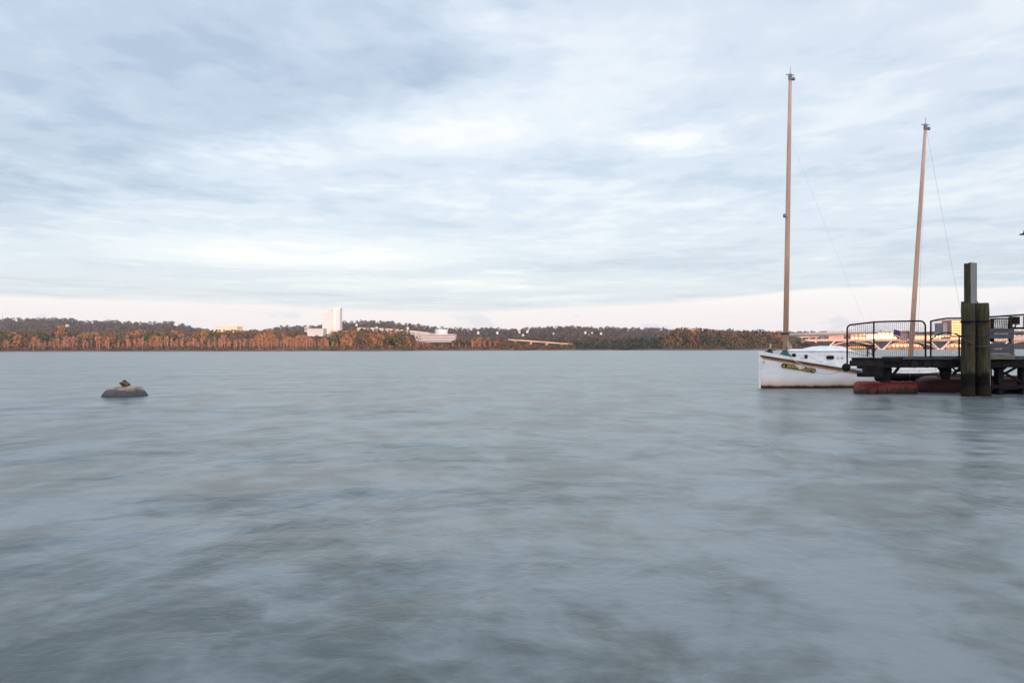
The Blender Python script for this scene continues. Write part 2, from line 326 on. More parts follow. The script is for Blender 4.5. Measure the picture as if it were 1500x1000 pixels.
# ------------------------------------------------------------------ mesh helpers
class MB:
    def __init__(s): s.v = []; s.f = []
    def add(s, vs_, fs):
        o = len(s.v); s.v += [tuple(p) for p in vs_]; s.f += [tuple(i+o for i in f) for f in fs]; return s
    def box(s, a, b):
        x0, y0, z0 = (min(a[i], b[i]) for i in range(3)); x1, y1, z1 = (max(a[i], b[i]) for i in range(3))
        return s.add([(x0, y0, z0), (x1, y0, z0), (x1, y1, z0), (x0, y1, z0), (x0, y0, z1), (x1, y0, z1), (x1, y1, z1), (x0, y1, z1)],
                     [(0, 3, 2, 1), (4, 5, 6, 7), (0, 1, 5, 4), (1, 2, 6, 5), (2, 3, 7, 6), (3, 0, 4, 7)])
    def prism(s, poly, d0, d1, axis='y'):
        """poly: (a, z) outline, pushed from d0 to d1 along the axis"""
        n = len(poly)
        mk = (lambda a, z, d: (a, d, z)) if axis == 'y' else (lambda a, z, d: (d, a, z))
        vs_ = [mk(a, z, d0) for a, z in poly] + [mk(a, z, d1) for a, z in poly]
        return s.add(vs_, [tuple(range(n)), tuple(range(2*n-1, n-1, -1))] + [(i, i+n, (i+1) % n+n, (i+1) % n) for i in range(n)])
    def tube(s, pts, rad, n=8, cap=True):
        pts = [Vector(p) for p in pts]
        rad = rad if isinstance(rad, (list, tuple)) else [rad]*len(pts)
        rings = []; up = None
        for i, p in enumerate(pts):
            t = (pts[min(i+1, len(pts)-1)]-pts[max(i-1, 0)]).normalized()
            if up is None: up = Vector((0, 0, 1)) if abs(t.z) < 0.9 else Vector((1, 0, 0))
            a = t.cross(up).normalized(); up = a.cross(t).normalized()
            rings.append([p+(a*math.cos(2*math.pi*k/n)+up*math.sin(2*math.pi*k/n))*rad[i] for k in range(n)])
        vs_ = [q for r_ in rings for q in r_]; fs = []
        for i in range(len(pts)-1):
            for k in range(n): fs.append((i*n+k, i*n+(k+1) % n, (i+1)*n+(k+1) % n, (i+1)*n+k))
        if cap: fs += [tuple(range(n-1, -1, -1)), tuple((len(pts)-1)*n+k for k in range(n))]
        return s.add(vs_, fs)
    def bar(s, a, b, w, h):
        """square-section bar from a to b"""
        a, b = Vector(a), Vector(b); t = (b-a).normalized()
        up = Vector((0, 1, 0)) if abs(t.y) < 0.9 else Vector((0, 0, 1))
        u_ = t.cross(up).normalized(); w_ = u_.cross(t).normalized()
        q = [(-1, -1), (1, -1), (1, 1), (-1, 1)]
        vs_ = [p+u_*i*w/2+w_*j*h/2 for p in (a, b) for i, j in q]
        return s.add(vs_, [(0, 1, 2, 3), (7, 6, 5, 4)] + [(i, i+4, (i+1) % 4+4, (i+1) % 4) for i in range(4)])
    def lathe(s, prof, n=24, c=(0, 0, 0)):
        vs_ = [(c[0]+r_*math.cos(2*math.pi*k/n), c[1]+r_*math.sin(2*math.pi*k/n), c[2]+z) for r_, z in prof for k in range(n)]; fs = []
        for i in range(len(prof)-1):
            for k in range(n): fs.append((i*n+k, i*n+(k+1) % n, (i+1)*n+(k+1) % n, (i+1)*n+k))
        fs += [tuple(range(n-1, -1, -1)), tuple((len(prof)-1)*n+k for k in range(n))]
        return s.add(vs_, fs)
    def build(s, name, m, parent=None, smooth=False, bevel=0.0, kind=None, label=None):
        me = bpy.data.meshes.new(name); me.from_pydata(s.v, [], s.f)
        bm = bmesh.new(); bm.from_mesh(me); bmesh.ops.recalc_face_normals(bm, faces=bm.faces)
        if bevel: bmesh.ops.bevel(bm, geom=bm.edges[:], offset=bevel, segments=2, affect='EDGES', clamp_overlap=True)
        bm.to_mesh(me); bm.free()
        if smooth: me.shade_smooth()
        if m: me.materials.append(m)
        return link(name, me, parent, kind, label)
def link(name, me, parent=None, kind=None, label=None):
    o = bpy.data.objects.new(name, me); col.objects.link(o)
    if parent:
        o.parent = parent
        w = wm(parent)
        o.matrix_parent_inverse = w.inverted()       # parts are modelled in world space unless placed otherwise
    if kind: o['kind'] = kind
    if label: o['label'] = label
    return o
def wm(o):
    m_ = Matrix.LocRotScale(o.location, o.rotation_euler, o.scale)
    return (wm(o.parent) @ o.matrix_parent_inverse @ m_) if o.parent else m_
def tag(o, label, cat, group=None):
    o['label'] = label; o['category'] = cat
    if group: o['group'] = group
    return o
def thing(name, loc, label, cat, group=None, rz=0.0):
    o = bpy.data.objects.new(name, None); col.objects.link(o); o.location = loc; o.rotation_euler = (0, 0, rz); o.empty_display_size = 0.3
    return tag(o, label, cat, group)
def struct(name, mb, m, smooth=False):
    return mb.build(name, m, None, smooth, kind='structure')

# ------------------------------------------------------------------ water, bank, hills
wmesh = MB()
wmesh.add([(-3600, -70, 0), (3600, -70, 0), (3600, 2850, 0), (-3600, 2850, 0)], [(0, 1, 2, 3)])
struct('river_water', wmesh, M['water'])
quay = MB(); quay.box((-400, -160, -3), (400, -70, 1.4)); struct('quay_ground', quay, M['deckgrey'])

def interp(tab, x):
    return float(np.interp(x, [p[0] for p in tab], [p[1] for p in tab]))
def shore_d(px): return interp([(-400, 760), (600, 800), (900, 815), (1195, 850), (1225, 1260), (2200, 1300)], px)
RIDGE = [(-400, 472), (0, 468), (30, 467), (70, 467), (100, 467.5), (125, 471), (150, 470), (170, 470), (200, 473), (230, 472), (250, 472), (285, 480),
         (300, 483), (330, 486), (390, 484), (408, 479), (440, 478), (470, 478), (505, 472), (545, 470), (577, 472), (600, 475), (640, 480), (690, 482),
         (720, 480.5), (740, 483), (760, 482), (780, 480), (800, 480), (830, 477.5), (845, 479), (870, 480), (890, 480), (910, 481.5), (960, 481),
         (985, 483), (1040, 485), (1150, 487), (1210, 487), (1300, 487), (1500, 486), (2000, 480)]
D1 = 2300.0
def ground(px, d):
    d0 = shore_d(px); f = max(0.0, min(1.15, (d-d0)/(D1-d0)))
    zr = (P(px, interp(RIDGE, px)+3.2, D1)).z
    if d <= d0: return -0.6
    bank = min(1.0, (d-d0)/14.0)*1.3
    k = f**1.9 if f < 1 else 1-(f-1)*3
    return bank + (zr-1.3)*k
cols_px = [ -400+7*i for i in range(345)]
fr = [0, 0.003, 0.008, 0.02, 0.05, 0.1, 0.2, 0.3, 0.4, 0.5, 0.6, 0.7, 0.8, 0.88, 0.94, 1.0, 1.06, 1.15]
hv, hf = [], []
for i, px in enumerate(cols_px):
    jit = 9*math.sin(px*0.043)+6*math.sin(px*0.117+1)
    for j, f in enumerate(fr):
        d0 = shore_d(px); d = d0+(D1-d0)*f + (jit*0.8 if f < 0.15 else 0)
        p = P(px, 500, d); z = ground(px, d0+(D1-d0)*f) if f > 0 else -0.6
        hv.append((p.x, d, z))
n_ = len(fr)
for i in range(len(cols_px)-1):
    for j in range(n_-1): hf.append((i*n_+j, (i+1)*n_+j, (i+1)*n_+j+1, i*n_+j+1))
hill = MB(); hill.add(hv, hf); struct('hills', hill, M['soil'], True)

# one wooded mass on the ridge
nr = np.random.default_rng(3)
BUILD_GAPS = [(446, 503, 1800), (524, 604, 1580), (604, 668, 1500), (308, 350, 2300), (742, 842, 1330), (1200, 1520, 1750)]
verts, faces, tints = [], [], []
pal = np.array([(0.052, 0.036, 0.030), (0.070, 0.042, 0.030), (0.040, 0.034, 0.028), (0.085, 0.045, 0.028), (0.050, 0.045, 0.026), (0.060, 0.040, 0.036)])
cnt = 0
while cnt < 8500:
    px = nr.uniform(-380, 1750); f = nr.uniform(0, 1)**0.62
    d0 = shore_d(px)+60; d = d0+(D1-d0)*f*1.01
    if any(a < px < b and d < dm for a, b, dm in BUILD_GAPS): continue
    cnt += 1
    h = nr.uniform(8.5, 14.5); w = h*nr.uniform(0.42, 0.62); gz = ground(px, d)
    c = P(px, 500, d); k = 30
    dirs = nr.normal(size=(k, 3)); dirs /= np.linalg.norm(dirs, axis=1)[:, None]
    rad = nr.uniform(0.55, 1.0, k)
    ctr = np.array([c.x, d, gz+h*0.58]) + dirs*rad[:, None]*np.array([w, w, h*0.45])
    sz = nr.uniform(1.5, 2.8, k)
    tint = pal[nr.integers(len(pal))]*nr.uniform(0.75, 1.3)
    for q in range(k):
        a = nr.normal(size=3); a /= np.linalg.norm(a); b = np.cross(a, nr.normal(size=3)); b /= np.linalg.norm(b)
        o = len(verts)
        verts += [tuple(ctr[q]+a*sz[q]), tuple(ctr[q]-a*sz[q]*0.6+b*sz[q]), tuple(ctr[q]-a*sz[q]*0.6-b*sz[q])]
        faces.append((o, o+1, o+2)); tints.append(tint*nr.uniform(0.8, 1.2))
me = bpy.data.meshes.new('hillside_forest'); me.from_pydata(verts, [], faces)
ca = me.color_attributes.new('tint', 'FLOAT_COLOR', 'CORNER')
arr = np.ones((len(faces)*3, 4), np.float32); arr[:, :3] = np.repeat(np.array(tints), 3, 0); ca.data.foreach_set('color', arr.ravel())
me.materials.append(M['hillleaf']); o = link('hillside_forest', me, kind='stuff')
o['label'] = 'brown and purple autumn woods covering the far ridge'

# ------------------------------------------------------------------ evening air
hz_ = MB(); hz_.box((-3700, -230, -6), (3700, 3050, 165))
hm = bpy.data.materials.new('evening_haze'); hm.use_nodes = True; hm.node_tree.nodes.clear()
vo = hm.node_tree.nodes.new('ShaderNodeVolumePrincipled'); vo.inputs['Density'].default_value = 0.75e-4; vo.inputs['Color'].default_value = (0.86, 0.90, 0.97, 1); vo.inputs['Anisotropy'].default_value = 0.2
mo = hm.node_tree.nodes.new('ShaderNodeOutputMaterial'); hm.node_tree.links.new(vo.outputs[0], mo.inputs['Volume'])
hz_.build('haze', hm, kind='stuff')

# ------------------------------------------------------------------ trees along the far bank
def crown_mesh(seed, lobes, k, size, tall=1.0):
    """unit crown (0..1 high, half-width about 0.35) of leaf clumps spread over several lobes"""
    r_ = np.random.default_rng(seed); vs_, fs = [], []
    L = [(np.array([r_.uniform(-.2, .2), r_.uniform(-.2, .2), r_.uniform(.38, .78)]), r_.uniform(.13, .24)) for _ in range(lobes)]
    L.append((np.array([0, 0, .6]), .27)); L.append((np.array([0, 0, .84]), .15)); L.append((np.array([r_.uniform(-.1, .1), 0, .34]), .26))
    for q in range(k):
        c, rr = L[r_.integers(len(L))]
        dv = r_.normal(size=3); dv /= np.linalg.norm(dv); p = c+dv*rr*r_.uniform(.55, 1.05)*np.array([1, 1, tall])
        a = r_.normal(size=3); a /= np.linalg.norm(a); b = np.cross(a, r_.normal(size=3)); b /= np.linalg.norm(b)
        s_ = size*r_.uniform(.6, 1.4); o_ = len(vs_)
        vs_ += [tuple(p+a*s_), tuple(p+b*s_), tuple(p-a*s_), tuple(p-b*s_)]; fs.append((o_, o_+1, o_+2, o_+3))
    m_ = bpy.data.meshes.new('crown'); m_.from_pydata(vs_, [], fs); return m_
def twig_mesh(seed, k=46):
    """unit crown of a nearly bare tree: thin upright limbs with a few leaf tufts"""
    r_ = np.random.default_rng(seed); mb = MB()
    for q in range(7):
        z0 = r_.uniform(.15, .6); an = r_.uniform(0, 6.28); ln = r_.uniform(.18, .38)
        mb.tube([(0, 0, z0), (math.cos(an)*.10, math.sin(an)*.10, z0+ln*.6), (math.cos(an)*.13, math.sin(an)*.13, z0+ln)], [.012, .009, .004], 4)
    for q in range(k):
        z0 = r_.uniform(.3, 1.0)**.8; an = r_.uniform(0, 6.28); rr = .15*math.sqrt(r_.uniform(0, 1))*(1.15-z0*.7)
        p = np.array([math.cos(an)*rr, math.sin(an)*rr, z0]); a = np.array([r_.normal()*.4, r_.normal()*.4, 1.0]); a /= np.linalg.norm(a)
        b = np.cross(a, r_.normal(size=3)); b /= np.linalg.norm(b); s_ = r_.uniform(.02, .05)
        mb.add([p+a*s_*1.6, p+b*s_*.6, p-a*s_*1.6, p-b*s_*.6], [(0, 1, 2, 3)])
    m_ = bpy.data.meshes.new('crown'); m_.from_pydata(mb.v, [], mb.f); return m_
def trunk_mesh(r0, r1, h):
    mb = MB(); mb.tube([(0, 0, -.05), (.01, 0, h*.5), (-.01, .01, h)], [r0, (r0+r1)/2, r1], 6)
    for an in (0.5, 2.6, 4.4): mb.tube([(0, 0, h*.6), (math.cos(an)*.16, math.sin(an)*.16, h*1.05)], [r1, r1*.4], 5)
    m_ = bpy.data.meshes.new('trunk'); m_.from_pydata(mb.v, [], mb.f); m_.materials.append(M['bark']); return m_
def with_mat(m_, mm): q = m_.copy(); q.materials.clear(); q.materials.append(mm); return q
CR = [crown_mesh(20+i, 7, 330, .052) for i in range(6)]
CROWNS = {k: [with_mat(c, M[k]) for c in CR] for k in ('leaf_rust', 'leaf_olive', 'leaf_dark', 'leaf_brown')}
TW = [with_mat(twig_mesh(50+i), M['leaf_pink']) for i in range(6)]
TR = trunk_mesh(.022, .012, .5)
def slim(seed):
    mb = MB(); r_ = random.Random(seed); x = 0; pts = [(0, 0, -.05)]
    for i in range(1, 5): x += r_.uniform(-.02, .02); pts.append((x, r_.uniform(-.01, .01), .2*i))
    mb.tube(pts, [.02, .018, .015, .011, .006], 5)
    m_ = bpy.data.meshes.new('trunk'); m_.from_pydata(mb.v, [], mb.f); m_.materials.append(M['palebark']); return m_
SL = [slim(i) for i in range(4)]
def part(name, me, parent):
    o_ = bpy.data.objects.new(name, me); col.objects.link(o_); o_.parent = parent; return o_
SEG = [(-400, 62, 'below the radio mast'), (62, 165, 'right of the radio mast'), (165, 305, 'left of the gold-lit roof'),
       (305, 400, 'below the gold-lit roof'), (400, 470, 'between gold-lit roof and tower'), (470, 540, 'below the pale tower'),
       (540, 606, 'under the curved concourse roof'), (606, 668, 'before the drum-topped building'), (668, 745, 'between drum building and ramp'),
       (745, 842, 'beside the sloping bridge ramp'), (842, 970, 'in the low wood past the ramp'), (970, 1062, 'in the tall wood, ramp side'),
       (1062, 1148, 'in the tall wood, foremast side'), (1148, 1400, 'behind the boom of the boat')]
WORD = {'leaf_rust': 'rust orange', 'leaf_olive': 'olive green', 'leaf_dark': 'dark green', 'leaf_brown': 'brown leaved'}
def seg(px): return next(t for a, b, t in SEG if a <= px < b)
PLANTED = {}
def settle():
    """every tree of a like set gets its own label, counted along the bank"""
    for (what, where), lst in PLANTED.items():
        lst.sort(key=lambda q: q[0])
        for i, (px, t) in enumerate(lst):
            if len(lst) == 1: t['label'] = f'the one {what} {where}'
            else:
                n = i+1; o = 'leftmost' if n == 1 else 'rightmost' if n == len(lst) else f'{n}{"th" if 10 < n % 100 < 20 else {1: "st", 2: "nd", 3: "rd"}.get(n % 10, "th")} from left'
                t['label'] = f'{o} of the {what}s {where}'; t['group'] = f'{what}s {where}'
def plant(name, px, top_py, d, me, trunk, label, cat, group, wide=1.0):
    z0 = ground(px, d) if d > shore_d(px)+14 else 0.6
    p = P(px, 500, d); zt = P(px, top_py, d).z; h = max(2.5, zt-z0)
    t = thing(name, (p.x, d, z0), label, cat, group, rng.uniform(0, 6.28)); t.scale = (h*wide, h*wide, h)
    part('crown', me, t); part('trunk', trunk, t)
    if isinstance(label, tuple): PLANTED.setdefault(label, []).append((px, t)); t['label'] = 'tree'
    return t
TOP = [(-400, 482), (0, 478), (15, 483), (50, 485), (75, 484), (90, 477), (106, 485), (145, 484), (165, 483.5), (195, 485), (217, 480), (232, 484.5), (250, 483), (270, 486), (300, 481), (320, 483),
       (375, 483), (410, 482.5), (440, 484), (457, 491), (470, 490), (485, 488), (503, 482), (520, 481), (560, 482.5), (570, 480.5), (595, 482.5), (604, 489), (610, 499), (625, 501), (660, 501), (668, 491),
       (680, 490), (700, 491.5), (720, 494), (740, 497), (760, 500), (790, 503), (815, 505.5), (833, 503), (843, 496), (870, 498), (890, 498), (905, 497), (930, 492.5), (950, 492), (975, 488),
       (990, 482), (1005, 479), (1035, 478.5), (1050, 481), (1065, 483), (1085, 482), (1100, 483), (1130, 484), (1150, 485), (1165, 493), (1180, 498), (1195, 503), (1208, 507.5)]
def kind_at(px, row):
    r_ = rng.random()
    if px < 160: return 'leaf_rust' if r_ < .42 else 'leaf_olive' if r_ < .72 else 'leaf_dark' if r_ < .85 else 'leaf_brown'
    if px < 460: return 'leaf_rust' if r_ < .6 else 'leaf_olive' if r_ < .8 else 'leaf_brown'
    if px < 610: return 'leaf_olive' if r_ < .55 else 'leaf_brown' if r_ < .85 else 'leaf_rust'
    if px < 842: return 'leaf_brown' if r_ < .5 else 'leaf_olive' if r_ < .8 else 'leaf_rust'
    if px < 972: return 'leaf_dark' if r_ < .85 else 'leaf_olive'
    if px < 1148: return 'leaf_brown' if r_ < .55 else 'leaf_olive' if r_ < .75 else 'leaf_dark' if r_ < .87 else 'leaf_rust'
    return 'leaf_brown' if r_ < .5 else 'leaf_dark'
px = -60.0
while px < 1207:
    for row in (0, 1):
        x = px+rng.uniform(-3, 3)+row*4.5; tp = interp(TOP, x)
        small = tp > 497
        tp2 = tp+rng.uniform(-0.8, 2.6) if row else tp+abs(rng.gauss(0, 1))*3.0+(4 if not small else 0.5)
        if row and rng.random() < .14 and tp < 492: tp2 -= rng.uniform(1.5, 3.5)
        if not row and not small: tp2 += rng.uniform(-1.5, 3)
        tp2 = min(tp2, 508.6)
        d = shore_d(x)+(58 if row else 30)+rng.uniform(-8, 12)
        if 745 < x < 842 and row: tp2 = max(tp2, 503.5)
        k = kind_at(x, row); ht = P(x, tp2, d).z; sh = 'tall' if ht > 25 else 'medium' if ht > 14 else 'low'
        lab = (f'{sh} {WORD[k]} tree', seg(x))
        plant('broadleaf_tree', x, tp2, d, rng.choice(CROWNS[k]), TR, lab, 'tree', None, 1.15 if ht > 14 else 1.7)
    px += 9.5 if px > -5 else 16
# the one rust tree that stands out
plant('broadleaf_tree', 90, 476, shore_d(90)+42, CROWNS['leaf_rust'][2], TR, 'tallest rust orange tree rising from the far bank against the dark ridge', 'tree', None, 0.8)
px = -30.0
while px < 842:
    dens = 4.6 if px < 480 else 6.5 if px < 560 else 9.0
    x = px+rng.uniform(-1.5, 1.5)
    if (842 > x > 735 and rng.random() < .6) or (540 < x < 600 and rng.random() < .7) or (15 < x < 40): px += dens; continue
    tp = rng.uniform(491.5, 500) if x < 480 else rng.uniform(496, 504)
    tp = max(tp, interp(TOP, x)+5)
    d = shore_d(x)+rng.uniform(15, 27)
    lab = ('thin bare tree', seg(x))
    plant('bare_tree', x, min(tp, 507), d, rng.choice(TW), rng.choice(SL), lab, 'tree', None, 1.25)
    px += dens
# brush along the waterline
verts, faces, tints = [], [], []
bp_ = np.array([(0.1350, 0.0743, 0.0459), (0.0743, 0.0648, 0.0297), (0.1755, 0.0972, 0.0675), (0.1013, 0.0675, 0.0378), (0.0473, 0.0567, 0.0297)])
for i in range(2600):
    px = nr.uniform(-120, 1206); d = shore_d(px)+nr.uniform(12, 24); c = P(px, 500, d); hgt = nr.uniform(2.0, 6.5) if px < 845 else nr.uniform(2, 9)
    if px > 1150: hgt = min(hgt, 3.0)
    tint = bp_[nr.integers(len(bp_))] if px < 845 else np.array((0.035, 0.040, 0.024)) if px < 970 else bp_[nr.choice([1, 3, 4])]
    for q in range(12):
        p = np.array([c.x+nr.normal()*1.5, d+nr.normal()*1.5, 0.4+hgt*nr.uniform(0, 1)]); s_ = nr.uniform(.5, 1.15)
        a = nr.normal(size=3); a /= np.linalg.norm(a); b = np.cross(a, nr.normal(size=3)); b /= np.linalg.norm(b); o_ = len(verts)
        verts += [tuple(p+a*s_), tuple(p-a*s_*.6+b*s_), tuple(p-a*s_*.6-b*s_)]; faces.append((o_, o_+1, o_+2)); tints.append(tint*nr.uniform(.75, 1.25))
me = bpy.data.meshes.new('undergrowth'); me.from_pydata(verts, [], faces)
ca = me.color_attributes.new('tint', 'FLOAT_COLOR', 'CORNER')
arr = np.ones((len(faces)*3, 4), np.float32); arr[:, :3] = np.repeat(np.array(tints), 3, 0); ca.data.foreach_set('color', arr.ravel())
me.materials.append(M['hillleaf']); o = link('undergrowth', me, kind='stuff'); o['label'] = 'low brush lining the water edge of the far bank'
# a strip of mud shows under it
mudv, mudf = [], []
for i, px in enumerate(range(-400, 1215, 9)):
    jit = 9*math.sin(px*0.043)+6*math.sin(px*0.117+1); d = shore_d(px)+jit*.8-2
    for dd, z in ((0, -.4), (3, .55), (14, 1.7)):
        p = P(px, 500, d+dd); mudv.append((p.x, d+dd, z))
    if i:
        for j in range(2): b_ = (i-1)*3+j; mudf.append((b_, b_+3, b_+4, b_+1))
mm = MB(); mm.add(mudv, mudf); struct('mud_bank', mm, M['mud'], True)

# ------------------------------------------------------------------ far buildings
def face_box(mb, px0, px1, py0, py1, d, depth):
    """a box whose front stands at distance d and spans the given outline"""
    a = P(px0, py1, d); b = P(px1, py0, d); mb.box((a.x, d, a.z), (b.x, d+depth, b.z)); return mb
def at_center(px, py, d): return P(px, py, d)
# tower
T = thing('office_tower', P(485, 492, 1700), 'tall pale slab tower with a sloping roof screen above the far trees', 'building')
dT = 1700
b_ = MB(); a = P(472.2, 494, dT); c = P(498.4, 454.6, dT)
b_.box((a.x, dT, a.z), (P(488.5, 494, dT).x, dT+22, P(480, 455, dT).z)); b_.build('wing', M['whitewall'], T)
b_ = MB(); b_.box((P(488.7, 494, dT).x, dT-5, a.z), (c.x, dT+20, P(490, 451.6, dT).z)); b_.build('main_block', M['whitewall'], T)
z0 = P(480, 486, dT).z; z1 = P(480, 456.5, dT).z; n_fl = 15
for i in range(n_fl):
    z = z0+(z1-z0)*i/n_fl
    m_ = MB(); m_.box((P(473, 0, dT).x, dT-.5, z+.6), (P(487.5, 0, dT).x, dT+.3, z+2.2)); m_.build('window_band', M['paleglass'], T)
    m_ = MB(); m_.box((P(492.3, 0, dT).x, dT-5.5, z+.6), (P(497.9, 0, dT).x, dT-4.7, z+2.2)); m_.build('window_band', M['paleglass'], T)
m_ = MB(); m_.box((P(489.3, 0, dT).x, dT-5.6, z0), (P(491.6, 0, dT).x, dT-4.8, z1+3)); m_.build('glass_bay', M['baypane'], T)
m_ = MB(); xa, xb = P(480, 0, dT).x, P(498.4, 0, dT).x
m_.prism([(xa, P(480, 454.9, dT).z), (xb, P(499, 451.5, dT).z), (xb, P(499, 450.2, dT).z), (P(491, 0, dT).x, P(491, 450.4, dT).z), (xa, P(480, 453.3, dT).z)], dT+1, dT+14); m_.build('roof_screen', M['whitewall'], T)
def building(name, label, px0, px1, py0, py1, d, depth, wall, floors, wcol, wmat, cat='building', roof=None, group=None, gap=.35):
    t = thing(name, P((px0+px1)/2, py1, d), label, cat, group)
    face_box(MB(), px0, px1, py0, py1, d, depth).build('wall', wall, t)
    a, b = P(px0, py1, d), P(px1, py0, d); fh = (b.z-a.z)/max(1, floors); ww = (b.x-a.x)/max(1, wcol)
    proto = None
    for i in range(floors):
        for j in range(wcol):
            if proto is None:
                proto = MB().box((-ww*(.5-gap/2), -.25, -fh*.26), (ww*(.5-gap/2), .2, fh*.26)).build('window', wmat); wmesh_ = proto.data; bpy.data.objects.remove(proto); proto = wmesh_
            o_ = bpy.data.objects.new('window', proto); col.objects.link(o_); o_.parent = t; o_.matrix_parent_inverse = wm(t).inverted()
            o_.location = (a.x+ww*(j+.5), d, a.z+fh*(i+.55))
    m_ = MB(); m_.box((a.x-.6, d-.6, b.z), (b.x+.6, d+depth+.6, b.z+max(.7, (b.z-a.z)*.06))); m_.build('roof', roof or M['roofgrey'], t)
    return t
building('hotel_podium', 'orange sunlit podium at the foot of the pale tower', 484, 502.5, 484.6, 492, 1640, 30, M['orange'], 1, 4, M['darkwin'], roof=M['pinkwall'])
building('terrace_building', 'pale pink low building left of the tower foot', 450, 473.5, 481.6, 492.5, 1580, 30, M['pinkwall'], 3, 7, M['paleglass'], roof=M['pinkwall'])
building('terrace_building', 'small pink rooftop block at the far left of the tower complex', 446, 451, 479.2, 486, 1620, 14, M['pinkwall'], 1, 2, M['darkwin'], roof=M['pinkwall'])
building('terrace_building', 'pale pink two-storey terrace building beneath the round drum', 607.5, 667, 489.9, 501, 1500, 34, M['pinkwall'], 3, 18, M['window'], roof=M['pinkwall'], gap=.12)
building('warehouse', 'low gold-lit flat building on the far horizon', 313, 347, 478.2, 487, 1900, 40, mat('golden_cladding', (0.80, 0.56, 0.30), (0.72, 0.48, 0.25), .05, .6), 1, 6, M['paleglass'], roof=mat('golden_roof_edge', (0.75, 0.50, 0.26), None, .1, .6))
# drum
t = thing('drum_hall', P(646.5, 490, 1520), 'pale round drum hall on top of the terrace building', 'building'); c = P(646.5, 490, 1530)
rr = 9.3*1.53; zt = P(646, 483, 1530).z
MB().lathe([(rr, -6), (rr, zt-c.z), (rr*.97, zt-c.z+.6), (rr*.5, zt-c.z+1.2)], 28, c).build('wall', M['whitewall'], t)
MB().lathe([(rr+.35, 3.0), (rr+.35, 7.2)], 28, c).build('window_band', M['paleglass'], t)
MB().tube([(c.x+2, c.y, zt), (c.x+2, c.y, zt+4)], .35, 6).build('vent', M['whitewall'], t)
# concourse roof curving down to the drum
t = thing('concourse', P(585, 486, 1600), 'long pale curved concourse roof falling towards the round drum', 'building')
pr = [(523, 479.6), (545, 479.9), (565, 480.8), (585, 482.2), (605, 484.3), (622, 486.2), (638, 487.8)]; d = 1600
top = [(P(x, y, d).x, P(x, y, d).z) for x, y in pr]; bot = [(P(x, y+2.3, d).x, P(x, y+2.3, d).z) for x, y in reversed(pr)]
MB().prism(top+bot, d, d+25).build('roof', M['pinkwall'], t)
wtop = [(P(x, y+2.4, d).x, P(x, y+2.4, d).z) for x, y in pr]; wbot = [(P(x, y+6, d).x, P(x, y+6, d).z) for x, y in reversed(pr)]
MB().prism(wtop+wbot, d+3, d+20).build('wall', M['pinkwall'], t)
for x in range(527, 637, 7):
    y = interp(pr, x); a_ = P(x, y+5.2, d); b2 = P(x+3.5, y+3.2, d); MB().box((a_.x, d+2.2, a_.z), (b2.x, d+3.2, b2.z)).build('window', M['darkwin'], t)
# white houses on the hill
spot = [(97, 475.3, 'below the left part of the dark ridge'), (700.5, 485.5, 'just right of the drum-topped building'), (728.5, 485.6, 'above the start of the bridge ramp'), (761, 484.6, 'above the ramp, first of a close pair'),
        (772.5, 483.6, 'brightest above the ramp'), (766, 489.2, 'lowest above the ramp'), (811, 487.6, 'above the lower end of the ramp'), (857.5, 485.4, 'first of the bright row right of the ramp'),
        (867.5, 486.2, 'middle of the bright row right of the ramp'), (880.5, 487.0, 'last of the bright row right of the ramp'), (863, 489.2, 'below the bright row right of the ramp'),
        (892, 501.8, 'pale and low among the dark green trees'), (956, 493.2, 'above the dark green trees near the tall wood'), (522, 474.3, 'right of the tower on the wooded knoll'), (597, 478.8, 'on the knoll above the concourse roof'),
        (551.5, 478.2, 'in the middle of the knoll above the concourse roof')]
for i, (px, py, w_) in enumerate(spot):
    d = 1500 if py > 500 else 1650+ (i % 4)*40; d = 900 if py > 500 else d
    s = rng.uniform(1.5, 2.5) if py < 500 else 2
    c = P(px, py, d); t = thing('house', (c.x, d, c.z-s), f'tiny white house {w_}' if len(w_.split()) < 12 else w_, 'house')
    MB().box((c.x-s, d, c.z-s*2.6), (c.x+s, d+8, c.z)).build('wall', M['whitewall'], t)
    MB().prism([(c.x-s*1.1, c.z), (c.x+s*1.1, c.z), (c.x, c.z+s*.9)], d-.5, d+8.5).build('roof', M['roofgrey'], t)
    MB().box((c.x-s*.55, d-.15, c.z-s*.9), (c.x+s*.1, d+.1, c.z-s*.25)).build('window', M['darkwin'], t)
# radio mast
a_, b2 = P(3.5, 470, 2200), P(3.3, 457, 2200)
t = thing('radio_mast', (a_.x, 2200, a_.z-8), 'thin lattice radio mast standing on the dark ridge', 'mast')
mb = MB()
for ox, oy in ((-1, -1), (1, -1), (0, 1)): mb.tube([(a_.x+ox, 2200+oy, a_.z-8), (b2.x, 2200, b2.z)], [.28, .16], 5)
for k in range(12):
    z = a_.z-8+(b2.z-a_.z+8)*k/12; s = 1-k/12; mb.tube([(a_.x-s, 2200-s, z), (a_.x+s, 2200-s, z+2.2)], .12, 4)
mb.build('lattice', M['steel'], t); MB().tube([b2, (b2.x, 2200, b2.z+4)], .15, 5).build('aerial', M['steel'], t)
